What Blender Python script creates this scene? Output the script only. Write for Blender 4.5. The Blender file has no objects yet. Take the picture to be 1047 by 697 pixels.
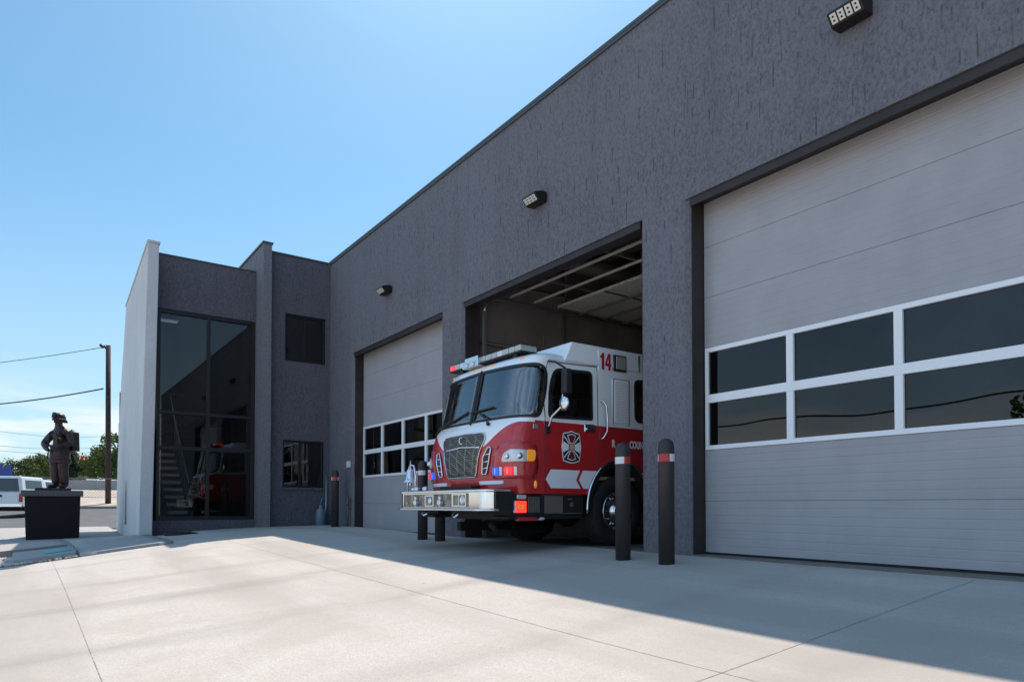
import bpy, bmesh, math, random
import numpy as np
from mathutils import Vector, Matrix
random.seed(7)
R = math.radians
SC = bpy.context.scene
COL = SC.collection

# ------------------------------------------------------------------ helpers
def tag(o, label=None, cat=None, group=None, kind=None):
    if label: o['label'] = label
    if cat: o['category'] = cat
    if group: o['group'] = group
    if kind: o['kind'] = kind
    return o

def empty(name, loc=(0, 0, 0), rz=0, label=None, cat=None, group=None):
    o = bpy.data.objects.new(name, None)
    o.empty_display_size = .2
    o.location = loc
    o.rotation_euler = (0, 0, rz)
    COL.objects.link(o)
    return tag(o, label, cat, group)

def setp(o, parent):
    if parent is not None:
        o.parent = parent
        # parents are placed first: keep geometry given in WORLD coordinates where asked (see W())
    return o

class MB:
    """collects shapes into one mesh"""
    def __init__(s): s.bm = bmesh.new()
    def box(s, x0, x1, y0, y1, z0, z1, mi=0):
        x0, x1 = min(x0, x1), max(x0, x1); y0, y1 = min(y0, y1), max(y0, y1); z0, z1 = min(z0, z1), max(z0, z1)
        v = [s.bm.verts.new(p) for p in ((x0,y0,z0),(x1,y0,z0),(x1,y1,z0),(x0,y1,z0),(x0,y0,z1),(x1,y0,z1),(x1,y1,z1),(x0,y1,z1))]
        for f in ((0,3,2,1),(4,5,6,7),(0,1,5,4),(1,2,6,5),(2,3,7,6),(3,0,4,7)):
            s.bm.faces.new([v[i] for i in f]).material_index = mi
        return s
    def hexa(s, pts, mi=0):   # 8 points: bottom 4 (ccw from above), top 4
        v = [s.bm.verts.new(p) for p in pts]
        for f in ((0,3,2,1),(4,5,6,7),(0,1,5,4),(1,2,6,5),(2,3,7,6),(3,0,4,7)):
            s.bm.faces.new([v[i] for i in f]).material_index = mi
        return s
    def prism(s, poly, a, b, axis='z', mi=0):
        def P(u, v, w):
            return {'z': (u, v, w), 'y': (u, w, v), 'x': (w, u, v)}[axis]
        A = [s.bm.verts.new(P(u, v, a)) for u, v in poly]
        B = [s.bm.verts.new(P(u, v, b)) for u, v in poly]
        n = len(poly)
        fs = [s.bm.faces.new(A), s.bm.faces.new(B)]
        for i in range(n):
            fs.append(s.bm.faces.new((A[i], A[(i+1) % n], B[(i+1) % n], B[i])))
        for f in fs: f.material_index = mi
        return s
    def ring(s, c, ax, r, seg=16, ref=None):
        ax = Vector(ax).normalized()
        u = ax.orthogonal().normalized() if ref is None else (Vector(ref) - ax * Vector(ref).dot(ax)).normalized()
        w = ax.cross(u)
        return [s.bm.verts.new(Vector(c) + u * (math.cos(2*math.pi*i/seg) * r) + w * (math.sin(2*math.pi*i/seg) * r)) for i in range(seg)]
    def lathe(s, c, ax, prof, seg=24, caps=True, smooth=True, mi=0):  # prof: (dist along axis, radius)
        c = Vector(c); a = Vector(ax).normalized()
        rings = [s.ring(c + a * d, a, max(r, 1e-4), seg) for d, r in prof]
        for k in range(len(rings) - 1):
            for i in range(seg):
                f = s.bm.faces.new((rings[k][i], rings[k][(i+1) % seg], rings[k+1][(i+1) % seg], rings[k+1][i]))
                f.smooth = smooth; f.material_index = mi
        if caps:
            s.bm.faces.new(rings[0][::-1]).material_index = mi
            s.bm.faces.new(rings[-1]).material_index = mi
        return s
    def cyl(s, p0, p1, r0, r1=None, seg=16, mi=0):
        r1 = r0 if r1 is None else r1
        p0, p1 = Vector(p0), Vector(p1)
        return s.lathe(p0, p1 - p0, [(0, r0), ((p1 - p0).length, r1)], seg, mi=mi)
    def tube(s, pts, r, seg=10, mi=0):
        pts = [Vector(p) for p in pts]
        rs = r if isinstance(r, (list, tuple)) else [r] * len(pts)
        rings = []; ref = None
        for i, p in enumerate(pts):
            t = (pts[min(i+1, len(pts)-1)] - pts[max(i-1, 0)]).normalized()
            if ref is None: ref = t.orthogonal().normalized()
            ref = (ref - t * ref.dot(t)).normalized()
            rings.append(s.ring(p, t, rs[i], seg, ref))
        for k in range(len(rings) - 1):
            for i in range(seg):
                f = s.bm.faces.new((rings[k][i], rings[k][(i+1) % seg], rings[k+1][(i+1) % seg], rings[k+1][i])); f.smooth = True; f.material_index = mi
        s.bm.faces.new(rings[0][::-1]).material_index = mi; s.bm.faces.new(rings[-1]).material_index = mi
        return s
    def face(s, pts, mi=0, smooth=False):
        f = s.bm.faces.new([s.bm.verts.new(p) for p in pts]); f.material_index = mi; f.smooth = smooth
        return s
    def ball(s, c, r, sc=(1, 1, 1), seg=14, rings=9, rot=None, mi=0):
        M = Matrix.Translation(Vector(c)) @ (rot if rot is not None else Matrix.Identity(4)) @ Matrix.Diagonal((r*sc[0], r*sc[1], r*sc[2], 1))
        g = bmesh.ops.create_uvsphere(s.bm, u_segments=seg, v_segments=rings, radius=1, matrix=M)
        for v in g['verts']:
            for f in v.link_faces: f.smooth = True; f.material_index = mi
        return s
    def build(s, name, mat, parent=None, bevel=0, seg=2, fix=True, world=True):
        if fix: bmesh.ops.recalc_face_normals(s.bm, faces=s.bm.faces)
        me = bpy.data.meshes.new(name); s.bm.to_mesh(me); s.bm.free()
        for m in (mat if isinstance(mat, (list, tuple)) else [mat]): me.materials.append(m)
        o = bpy.data.objects.new(name, me); COL.objects.link(o)
        if parent is not None:
            o.parent = parent
            if world:
                # vertices were given in world coordinates: undo the parents' placement
                M = Matrix.Identity(4); p = parent
                chain = []
                while p is not None: chain.append(p); p = p.parent
                for q in reversed(chain):
                    M = M @ q.matrix_parent_inverse @ Matrix.LocRotScale(q.location, q.rotation_euler, q.scale) if q.parent else M @ Matrix.LocRotScale(q.location, q.rotation_euler, q.scale)
                me.transform(M.inverted())
        if bevel:
            b = o.modifiers.new('bev', 'BEVEL'); b.width = bevel; b.segments = seg; b.limit_method = 'ANGLE'; b.angle_limit = R(35)
            b.harden_normals = False
        return o

def copy_tree(o, parent=None, name=None):
    c = o.copy(); COL.objects.link(c)
    if parent is not None: c.parent = parent
    for ch in list(o.children): copy_tree(ch, c)
    return c

def text_mesh(txt, size, name, mat, parent, M, extrude=.004, offset=0.0, sx=1.0):
    cu = bpy.data.curves.new('t', 'FONT'); cu.body = txt; cu.size = size; cu.extrude = extrude; cu.offset = offset
    cu.align_x = 'LEFT'
    t = bpy.data.objects.new('t', cu); COL.objects.link(t)
    dg = bpy.context.evaluated_depsgraph_get(); dg.update()
    me = bpy.data.meshes.new_from_object(t.evaluated_get(dg))
    bpy.data.objects.remove(t)
    me.transform(M @ Matrix.Diagonal((sx, 1, 1, 1)))
    P = Matrix.Identity(4)
    chain = []; p = parent
    while p is not None: chain.append(p); p = p.parent
    for q in reversed(chain): P = P @ Matrix.LocRotScale(q.location, q.rotation_euler, q.scale)
    me.transform(P.inverted())
    me.materials.clear(); me.materials.append(mat)
    o = bpy.data.objects.new(name, me); COL.objects.link(o); o.parent = parent
    return o

# ------------------------------------------------------------------ materials
def mat(name, col=(.5, .5, .5), rough=.5, metal=0, spec=.5, coat=0, emit=None, es=0):
    m = bpy.data.materials.new(name); m.use_nodes = True
    b = m.node_tree.nodes['Principled BSDF']
    b.inputs['Base Color'].default_value = (*col, 1); b.inputs['Roughness'].default_value = rough
    b.inputs['Metallic'].default_value = metal; b.inputs['Specular IOR Level'].default_value = spec
    b.inputs['Coat Weight'].default_value = coat; b.inputs['Coat Roughness'].default_value = .04
    if emit: b.inputs['Emission Color'].default_value = (*emit, 1); b.inputs['Emission Strength'].default_value = es
    return m

class NT:
    def __init__(s, m): s.t = m.node_tree; s.b = s.t.nodes.get('Principled BSDF'); s._c = None
    def n(s, typ, **kw):
        nd = s.t.nodes.new(typ)
        for k, v in kw.items():
            if k.startswith('_'): setattr(nd, k[1:], v)
        return nd
    def l(s, a, b): s.t.links.new(a, b)
    def obj(s):
        if s._c is None: s._c = s.n('ShaderNodeTexCoord')
        return s._c.outputs['Object']
    def mapped(s, scale=(1, 1, 1), rot=(0, 0, 0), loc=(0, 0, 0)):
        m = s.n('ShaderNodeMapping'); m.inputs['Scale'].default_value = scale; m.inputs['Rotation'].default_value = rot; m.inputs['Location'].default_value = loc
        s.l(s.obj(), m.inputs['Vector']); return m.outputs['Vector']
    def noise(s, vec, scale, detail=4, rough=.55):
        n = s.n('ShaderNodeTexNoise'); n.inputs['Scale'].default_value = scale; n.inputs['Detail'].default_value = detail; n.inputs['Roughness'].default_value = rough
        s.l(vec, n.inputs['Vector']); return n.outputs['Fac']
    def ramp(s, fac, stops):
        r = s.n('ShaderNodeValToRGB'); e = r.color_ramp.elements
        while len(e) < len(stops): e.new(.5)
        for el, (p, c) in zip(e, stops):
            el.position = p; el.color = (*c, 1) if not isinstance(c, (int, float)) else (c, c, c, 1)
        s.l(fac, r.inputs['Fac']); return r.outputs['Color']
    def mix(s, fac, a, b, mode='MIX'):
        m = s.n('ShaderNodeMix'); m.data_type = 'RGBA'; m.blend_type = mode
        for sock, v in ((m.inputs[0], fac), (m.inputs[6], a), (m.inputs[7], b)):
            if hasattr(v, 'is_linked') or hasattr(v, 'links'): s.l(v, sock)
            elif isinstance(v, (int, float)): sock.default_value = v if sock is m.inputs[0] else (v, v, v, 1)
            else: sock.default_value = (*v, 1)
        return m.outputs[2]
    def math(s, op, a, b=None, c=None):
        m = s.n('ShaderNodeMath'); m.operation = op
        for i, v in enumerate((a, b, c)):
            if v is None: continue
            if isinstance(v, (int, float)): m.inputs[i].default_value = v
            else: s.l(v, m.inputs[i])
        return m.outputs[0]
    def bump(s, h, strength=.3, dist=.02, into=None):
        b = s.n('ShaderNodeBump'); b.inputs['Strength'].default_value = strength; b.inputs['Distance'].default_value = dist
        s.l(h, b.inputs['Height'])
        if into is not None: s.l(into, b.inputs['Normal'])
        s.l(b.outputs['Normal'], s.b.inputs['Normal']); return b.outputs['Normal']

def mat_stucco(name, col, streak=True, amount=1.0, gk=1.0):
    m = mat(name, col, .85, spec=.25); t = NT(m)
    v = t.mapped((1, 1, 1))
    big = t.noise(v, .55, 4)
    mid = t.noise(t.mapped((6, 6, 1.6)), 1.0, 5)
    fine = t.noise(v, 38, 4, .65)
    grain = t.noise(t.mapped((36, 36, 21)), 1.0, 4, .75)
    c = t.mix(t.math('MULTIPLY', big, .9), tuple(x*.82 for x in col), tuple(x*1.2 for x in col))
    c = t.mix(t.math('MULTIPLY', mid, .55), c, tuple(x*.72 for x in col))
    c = t.mix(t.math('MULTIPLY', t.ramp(grain, [(.42, 0.), (.66, 1.)]), .55*gk), c, tuple(min(1, x*1.6) for x in col))
    c = t.mix(t.math('MULTIPLY', t.ramp(grain, [(.34, 1.), (.46, 0.)]), .6*gk), c, tuple(x*.5 for x in col))
    run = t.noise(t.mapped((2.6, 2.6, .16)), 1.0, 4)
    c = t.mix(t.math('MULTIPLY', t.ramp(run, [(.5, 0.), (.66, 1.)]), .22), c, tuple(x*.66 for x in col))
    pat = t.noise(v, .28, 3)
    c = t.mix(t.math('MULTIPLY', t.ramp(pat, [(.42, 0.), (.6, 1.)]), .2), c, tuple(min(1, x*1.25) for x in col))
    h = t.math('ADD', t.math('MULTIPLY', fine, .5), t.math('MULTIPLY', grain, .7))
    if streak:
        # short vertical tooled grooves, irregularly spread
        br = t.n('ShaderNodeTexVoronoi'); br.feature = 'F1'; br.inputs['Scale'].default_value = 1; br.inputs['Randomness'].default_value = 1
        sx = t.n('ShaderNodeSeparateXYZ'); t.l(t.obj(), sx.inputs[0])
        cx = t.n('ShaderNodeCombineXYZ')
        xy = t.math('ADD', sx.outputs[0], sx.outputs[1])
        t.l(t.math('MULTIPLY', xy, 7.5), cx.inputs[0]); t.l(t.math('MULTIPLY', sx.outputs[2], 2.3), cx.inputs[1])
        t.l(cx.outputs[0], br.inputs['Vector'])
        # distance only along the wall from the nearest cell point = thin vertical line inside its cell
        sp = t.n('ShaderNodeSeparateXYZ'); t.l(br.outputs['Position'], sp.inputs[0])
        sc_ = t.n('ShaderNodeSeparateXYZ'); t.l(cx.outputs[0], sc_.inputs[0])
        dx = t.math('ABSOLUTE', t.math('SUBTRACT', sp.outputs[0], sc_.outputs[0]))
        dz = t.math('ABSOLUTE', t.math('SUBTRACT', sp.outputs[1], sc_.outputs[1]))
        lx = t.math('LESS_THAN', dx, .065)
        cs = t.n('ShaderNodeSeparateColor'); t.l(br.outputs['Color'], cs.inputs[0])
        lz = t.math('LESS_THAN', dz, t.math('MULTIPLY', cs.outputs[0], .34))
        keep = t.math('GREATER_THAN', cs.outputs[1], t.math('ADD', .1, t.math('MULTIPLY', t.ramp(t.noise(v, .7, 3), [(.38, 0.), (.62, 1.)]), .75)))
        g = t.math('MULTIPLY', t.math('MULTIPLY', lx, lz), keep)
        g2 = t.math('MULTIPLY', g, t.math('ADD', .15, t.math('MULTIPLY', cs.outputs[2], .55)))
        c = t.mix(t.math('MULTIPLY', g2, amount), c, tuple(x*.28 for x in col))
        h = t.math('SUBTRACT', h, t.math('MULTIPLY', g, 1.2))
    t.l(c, t.b.inputs['Base Color'])
    t.bump(h, .8 if streak else .5, .02)
    return m

def mat_concrete(name, col, joints=True, var=.14, stains=True, tracks=False):
    m = mat(name, col, .9, spec=.2); t = NT(m)
    v = t.obj()
    big = t.noise(v, .35, 5); mid = t.noise(v, 2.2, 5); fine = t.noise(v, 26, 4, .75); sp = t.noise(v, 75, 3, .7)
    c = t.mix(big, tuple(x*(1-var*1.3) for x in col), tuple(x*(1+var*.8) for x in col))
    c = t.mix(t.math('MULTIPLY', t.ramp(mid, [(.35, 0.), (.7, 1.)]), .5), c, (col[0]*.82, col[1]*.80, col[2]*.78))
    c = t.mix(t.math('MULTIPLY', t.ramp(sp, [(.38, 1.), (.52, 0.)]), .62), c, tuple(x*.62 for x in col))
    c = t.mix(t.math('MULTIPLY', t.ramp(fine, [(.40, 1.), (.56, 0.)]), .35), c, tuple(x*.72 for x in col))
    if stains:   # tyre / drip bands worn along the drive and a few dark spots
        st = t.noise(t.mapped((.10, .75, 1), (0, 0, R(-30))), 1.0, 5)
        c = t.mix(t.math('MULTIPLY', t.ramp(st, [(.46, 0.), (.60, 1.)]), .62), c, (col[0]*.64, col[1]*.63, col[2]*.62))
        blot = t.noise(v, .9, 6, .65)
        c = t.mix(t.math('MULTIPLY', t.ramp(blot, [(.53, 0.), (.62, 1.)]), .35), c, (col[0]*.68, col[1]*.65, col[2]*.62))
        dots = t.n('ShaderNodeTexVoronoi'); dots.inputs['Scale'].default_value = 1.1; t.l(v, dots.inputs['Vector'])
        c = t.mix(t.math('MULTIPLY', t.math('LESS_THAN', dots.outputs['Distance'], .022), .5), c, tuple(x*.3 for x in col))
        # hairline cracks
        cr = t.n('ShaderNodeTexVoronoi'); cr.feature = 'DISTANCE_TO_EDGE'; cr.inputs['Scale'].default_value = .33
        wv = t.n('ShaderNodeVectorMath'); wv.operation = 'ADD'
        nz = t.n('ShaderNodeTexNoise'); nz.inputs['Scale'].default_value = 1.7; nz.inputs['Detail'].default_value = 5; t.l(v, nz.inputs['Vector'])
        t.l(v, wv.inputs[0]); t.l(nz.outputs['Color'], wv.inputs[1]); t.l(wv.outputs[0], cr.inputs['Vector'])
        crk = t.math('MULTIPLY', t.math('LESS_THAN', cr.outputs['Distance'], .0022), t.math('GREATER_THAN', big, .56))
        c = t.mix(t.math('MULTIPLY', crk, .12), c, tuple(x*.45 for x in col))
    if tracks:   # rubber and drip bands where the engines drive out
        sx = t.n('ShaderNodeSeparateXYZ'); t.l(v, sx.inputs[0])
        wob = t.math('MULTIPLY', t.math('SUBTRACT', t.noise(t.mapped((.5, .22, 1)), 1.0, 3), .5), 1.1)
        xx = t.math('ADD', sx.outputs[0], wob); acc = None
        for cx_, wd, am in ((-8.1, .26, 1.0), (-6.05, .24, .9), (-9.9, .22, .6), (-3.9, .22, .55), (-2.1, .22, .5), (-12.6, .2, .5)):
            d = t.math('DIVIDE', t.math('SUBTRACT', xx, cx_), wd)
            g_ = t.math('MULTIPLY', t.math('POWER', 2.718, t.math('MULTIPLY', t.math('MULTIPLY', d, d), -1)), am)
            acc = g_ if acc is None else t.math('ADD', acc, g_)
        brk = t.ramp(t.noise(t.mapped((1.6, .45, 1)), 1.0, 5, .6), [(.36, .12), (.62, 1.)])
        c = t.mix(t.math('MULTIPLY', t.math('MULTIPLY', acc, brk), .62), c, (col[0]*.52, col[1]*.51, col[2]*.50))
        oil = t.n('ShaderNodeTexVoronoi'); oil.inputs['Scale'].default_value = .55; t.l(v, oil.inputs['Vector'])
        on = t.math('ADD', oil.outputs['Distance'], t.math('MULTIPLY', t.math('SUBTRACT', t.noise(v, 9, 3), .5), .10))
        c = t.mix(t.math('MULTIPLY', t.ramp(on, [(.03, 1.), (.09, 0.)]), .4), c, (col[0]*.38, col[1]*.36, col[2]*.34))
    t.l(c, t.b.inputs['Base Color'])
    t.bump(t.math('ADD', t.math('MULTIPLY', fine, .6), t.math('MULTIPLY', sp, .4)), .22, .006)
    return m

def mat_noisy(name, col, rough=.8, scale=6, var=.3, bump=.2, bscale=40, dist=.01, metal=0, spec=.4, col2=None):
    m = mat(name, col, rough, metal, spec); t = NT(m)
    n = t.noise(t.obj(), scale, 5)
    c = t.mix(t.ramp(n, [(.3, 0.), (.7, 1.)]), tuple(x*(1-var) for x in col), col2 or tuple(min(1, x*(1+var)) for x in col))
    t.l(c, t.b.inputs['Base Color'])
    if bump: t.bump(t.noise(t.obj(), bscale, 4), bump, dist)
    return m

def mat_glass(name, tint=(.3, .35, .38), rough=0.0, wav=.0, wscale=1.2, refl=1.0, ior=1.5):
    m = bpy.data.materials.new(name); m.use_nodes = True; t = NT(m)
    nt = m.node_tree; nt.nodes.remove(nt.nodes['Principled BSDF'])
    out = nt.nodes['Material Output']
    tr = t.n('ShaderNodeBsdfTransparent'); tr.inputs[0].default_value = (*tint, 1)
    gl = t.n('ShaderNodeBsdfGlossy'); gl.inputs['Roughness'].default_value = rough; gl.inputs['Color'].default_value = (refl, refl, refl, 1)
    fr = t.n('ShaderNodeFresnel'); fr.inputs['IOR'].default_value = ior
    mx = t.n('ShaderNodeMixShader')
    t.l(fr.outputs[0], mx.inputs[0]); t.l(tr.outputs[0], mx.inputs[1]); t.l(gl.outputs[0], mx.inputs[2]); t.l(mx.outputs[0], out.inputs['Surface'])
    if wav:
        b = t.n('ShaderNodeBump'); b.inputs['Strength'].default_value = wav; b.inputs['Distance'].default_value = .05
        t.l(t.noise(t.obj(), wscale, 1), b.inputs['Height']); t.l(b.outputs[0], gl.inputs['Normal'])
    return m

M = {}
M['stucco'] = mat_stucco('stucco_charcoal', (.158, .155, .175))
M['stucco2'] = mat_stucco('stucco_tower', (.118, .110, .132), True, .8)
M['fin'] = mat_stucco('stucco_fin', (.19, .184, .205), True, .35)
M['whitewall'] = mat_stucco('stucco_white', (.66, .665, .67), False, 1, .22)
M['cap'] = mat('metal_coping', (.07, .08, .09), .5, .2)
M['capw'] = mat('pale_coping', (.62, .63, .62), .5, .2)
M['trim'] = mat_noisy('bronze_trim', (.036, .026, .025), .55, 3, .25, 0)
M['frame'] = mat('bronze_frame', (.022, .022, .026), .4, .4)
M['door'] = mat_noisy('door_panel_grey', (.37, .36, .375), .55, 2.2, .06, .10, 130, .004)
M['doorwhite'] = mat('door_white_frame', (.86, .86, .88), .4)
M['seal'] = mat('rubber_black', (.012, .012, .012), .8)
M['pane'] = mat_glass('door_pane_glass', (.030, .036, .040), .0, .14, .75, 1.0, 1.6)
M['tglass'] = mat_glass('curtain_glass', (.62, .64, .65), .0, .012, .6, 1.0, 1.52)
M['wglass'] = mat_glass('window_glass', (.30, .32, .32), .0, .02, .8, 1.0, 1.8)
M['apron'] = mat_concrete('apron_concrete', (.545, .510, .478), var=.2, tracks=True)
M['walk'] = mat_concrete('walk_concrete', (.42, .41, .40), stains=False)
M['curb'] = mat_concrete('curb_concrete', (.33, .30, .27), stains=False)
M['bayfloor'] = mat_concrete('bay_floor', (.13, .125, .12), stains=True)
M['asphalt'] = mat_noisy('asphalt', (.095, .098, .105), .9, 1.2, .2, .4, 90, .01)
M['dirt'] = mat_noisy('dry_ground', (.42, .36, .30), .95, .8, .3, .5, 12, .04)
M['inwall'] = mat_noisy('bay_wall', (.28, .24, .225), .85, 1.5, .2, .2, 30)
M['inceil'] = mat_noisy('bay_ceiling', (.40, .35, .31), .9, 2, .2, .2, 12)
M['steel'] = mat('galvanised', (.55, .56, .57), .35, .9)
M['steeldark'] = mat('dark_steel', (.20, .17, .15), .5, .3)
M['insul'] = mat_noisy('door_back_foil', (.62, .58, .48), .55, 24, .3, .5, 60, .006)
M['chrome'] = mat('chrome', (.82, .83, .85), .08, 1.0)
M['alu'] = mat('polished_aluminium', (.74, .75, .76), .2, 1.0)
M['black'] = mat('black_plastic', (.016, .016, .017), .45)
M['blackrub'] = mat_noisy('tyre_rubber', (.020, .019, .018), .8, 8, .25, .2, 80, .004)
M['under'] = mat('underbody_black', (.012, .012, .012), .7)
M['white'] = mat('truck_white', (.92, .92, .93), .25, coat=.6)
M['redp'] = mat('truck_red', (.52, .022, .026), .28, coat=1)
M['decalred'] = mat('decal_red', (.42, .012, .03), .4)
M['reflwhite'] = mat('reflective_white', (.86, .86, .88), .4)
M['bglass'] = mat_glass('cab_windshield', (.46, .50, .52), .0, .004, 2.0, 1.0, 2.7)
M['sglass'] = mat_glass('cab_side_glass', (.60, .55, .50), .0, 0)
M['lensclear'] = mat('clear_lens', (.72, .72, .70), .08, .25, coat=1)
M['lensgrey'] = mat('lightbar_lens', (.46, .47, .44), .12, .1, coat=1)
M['amber'] = mat('amber_lens', (.85, .30, .02), .15, coat=1, emit=(1, .38, .03), es=.25)
M['bluelens'] = mat('blue_lens', (.02, .10, .75), .15, coat=1, emit=(.02, .15, 1), es=.55)
M['redlens'] = mat('red_lens', (.80, .02, .02), .15, coat=1, emit=(1, .02, .02), es=.8)
M['redglow'] = mat('red_lens_lit', (.80, .02, .02), .15, coat=1, emit=(1, .03, .02), es=2.2)
M['seat'] = mat('seat_vinyl', (.05, .05, .055), .6)
M['cabin'] = mat('cabin_trim', (.50, .34, .25), .7)
M['skin'] = mat('skin', (.55, .34, .25), .5)
M['navy'] = mat('navy_shirt', (.035, .045, .075), .8)
M['hair'] = mat('hair_dark', (.03, .02, .015), .7)
M['bollard'] = mat_noisy('bollard_cover', (.040, .034, .034), .5, 5, .2, .12, 60, .004)
M['bronze'] = mat_noisy('statue_bronze', (.055, .038, .036), .42, 9, .5, .5, 28, .02, metal=.6)
M['granite'] = mat_noisy('pedestal_granite', (.009, .008, .010), .6, 40, .4, .05, 90, .003, spec=.2)
M['granite2'] = mat_noisy('pedestal_cap', (.085, .08, .082), .5, 40, .4, .1, 90, .003)
M['wood'] = mat_noisy('pole_wood', (.05, .034, .030), .85, 6, .3, .4, 20, .02)
M['wire'] = mat('wire_black', (.02, .02, .022), .6)
M['vanwhite'] = mat('vehicle_white', (.78, .79, .80), .3, coat=.5)
M['darkglass'] = mat('vehicle_dark_glass', (.015, .016, .02), .06, spec=.8)
M['fencewire'] = mat('fence_steel', (.16, .16, .16), .5, .6)
M['greywall'] = mat_concrete('wall_concrete', (.38, .39, .41), stains=False)
M['bluesign'] = mat('blue_sheet', (.02, .06, .30), .5)
M['teal'] = mat('teal_plate', (.04, .30, .34), .4)
M['roofred'] = mat_noisy('roof_tile_red', (.38, .17, .11), .8, 3, .2, .3, 12)
M['stair'] = mat('stair_tread', (.88, .88, .86), .5)
M['drain'] = mat('cast_iron', (.02, .02, .02), .6, .4)
M['bluegrey'] = mat('bluegrey_plastic', (.13, .19, .25), .5)
M['brass'] = mat('bell_metal', (.72, .73, .78), .16, 1.0)
M['gravel'] = None

# ------------------------------------------------------------------ ground heights
CP = np.array([(6,6.74,0),(0,6.74,0),(-6,6.74,0),(-12,6.74,.02),(-18,6.74,.06),
 (5,4,-.25),(-1,4,-.25),(-2.4,4,-.25),(-5,4,-.2),(-8,4,-.14),(-11,4,-.07),(-14,4,0.0),(-17.5,4.4,.03),
 (-14.5,2.26,-.12),(-18.3,2.6,-.09),(-12,.9,-.32),(-14.6,-.1,-.42),(-8,1.8,-.32),(-4,1.5,-.45),(0,0,-.55),(6,0,-.55),(-10,-2,-.55),(-16,-2,-.5),(0,-4,-.7),(-20,-4,-.45),(8,-5,-.7),(-10,-6,-.65),(-22,0,-.42)])
def _phi(r): return np.where(r > 1e-9, r*r*np.log(np.maximum(r, 1e-9)), 0)
_n = len(CP); _A = np.zeros((_n+3, _n+3))
_r = np.hypot(CP[:, None, 0]-CP[None, :, 0], CP[:, None, 1]-CP[None, :, 1])
_A[:_n, :_n] = _phi(_r) + np.eye(_n)*.6; _A[:_n, _n] = 1; _A[:_n, _n+1:] = CP[:, :2]; _A[_n, :_n] = 1; _A[_n+1:, :_n] = CP[:, :2].T
_W = np.linalg.solve(_A, np.r_[CP[:, 2], 0, 0, 0])
def gz(x, y):
    x = min(max(x, -22), 7); y = min(max(y, -6), 6.74)
    return float(_phi(np.hypot(x-CP[:, 0], y-CP[:, 1])) @ _W[:_n] + _W[_n] + _W[_n+1]*x + _W[_n+2]*y)
def sstep(a, b, v):
    t = min(max((v-a)/(b-a), 0), 1); return t*t*(3-2*t)
_lx = [16, 22, 30, 39, 45, 46.5, 52, 60, 75, 100, 140, 400, 3000]
_lz = [-.36, -.27, -.08, .12, .36, .50, .95, 1.5, 2.1, 2.15, 2.7, 4, 6]
def gnd(x, y):
    w = sstep(-18.5, -24, x)
    a = gz(x, y) if w < 1 else 0
    b = float(np.interp(-x, _lx, _lz))
    return a*(1-w) + b*w

def sheet(name, xs, ys, off, m, parent=None, hole=None, thick=0):
    mb = MB(); V = {}
    for i, x in enumerate(xs):
        for j, y in enumerate(ys):
            V[i, j] = mb.bm.verts.new((x, y, gnd(x, y) + (off(x, y) if callable(off) else off)))
    for i in range(len(xs)-1):
        for j in range(len(ys)-1):
            if hole and hole((xs[i]+xs[i+1])/2, (ys[j]+ys[j+1])/2): continue
            f = mb.bm.faces.new((V[i, j], V[i+1, j], V[i+1, j+1], V[i, j+1])); f.smooth = True
    for v in [v for v in mb.bm.verts if not v.link_faces]: mb.bm.verts.remove(v)
    if thick:
        ed = [e for e in mb.bm.edges if e.is_boundary]
        g = bmesh.ops.extrude_edge_only(mb.bm, edges=ed)
        for v in g['geom']:
            if isinstance(v, bmesh.types.BMVert): v.co.z -= thick
    return mb.build(name, m, parent, fix=True)

def lin(a, b, s):
    n = max(1, round((b-a)/s)); return [a + (b-a)*i/n for i in range(n+1)]

YF = 6.74      # front face of the long facade
YD = 7.02      # plane of the overhead doors
XT = -17.93    # small wall at the end of the facade

# base ground: one sheet to the horizon
xs = [-3000, -1200, -500, -250, -140, -120, -100, -85, -75, -66] + lin(-60, -40, 1.0) + lin(-39.5, 9, .5) + [14, 22, 40, 80, 160, 400, 1200, 3000]
ys = [-3000, -1200, -400, -160, -80, -50, -35, -25, -18, -14] + lin(-12, 12, .5) + [16, 22, 30, 45, 80, 160, 400, 1200, 3000]
def base_off(x, y):
    if -24.5 < x < 9 and 2.4 < y < 30: return -.35 if (x > -17.8 and y > 6.9) or (x > -24.3 and x < -18.2 and y > 2.7) else -.06
    return -.05
sheet('ground', xs, ys, base_off, M['dirt']); bpy.data.objects['ground']['kind'] = 'structure'

# apron (concrete drive) with real tooled joints left open between its panels is laid as one sheet + joint strips
apron = sheet('apron', lin(-17.9, 9, .25), lin(-10, 6.75, .25), .0, M['apron'],
              hole=lambda x, y: (x < -14.45 and y < 2.3) or (x < -17.7 and y < 3.0)); tag(apron, kind='structure')
def joint(pts, w=.012, name='apron_joint'):
    mb = MB()
    P = []
    for (x0, y0), (x1, y1) in zip(pts[:-1], pts[1:]):
        n = max(2, int(math.hypot(x1-x0, y1-y0)/.2))
        P += [(x0+(x1-x0)*i/n, y0+(y1-y0)*i/n) for i in range(n)]
    P.append(pts[-1])
    dx, dy = P[-1][0]-P[0][0], P[-1][1]-P[0][1]; L = math.hypot(dx, dy); nx, ny = -dy/L*w/2, dx/L*w/2
    vs = [(mb.bm.verts.new((x+nx, y+ny, gnd(x, y)+.004)), mb.bm.verts.new((x-nx, y-ny, gnd(x, y)+.004))) for x, y in P]
    for a, b in zip(vs[:-1], vs[1:]): mb.bm.faces.new((a[0], a[1], b[1], b[0]))
    o = mb.build(name, mjoint); tag(o, kind='structure'); return o
mjoint = mat_noisy('joint_dirt', (.34, .315, .29), .95, 14, .5, 0)
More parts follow.
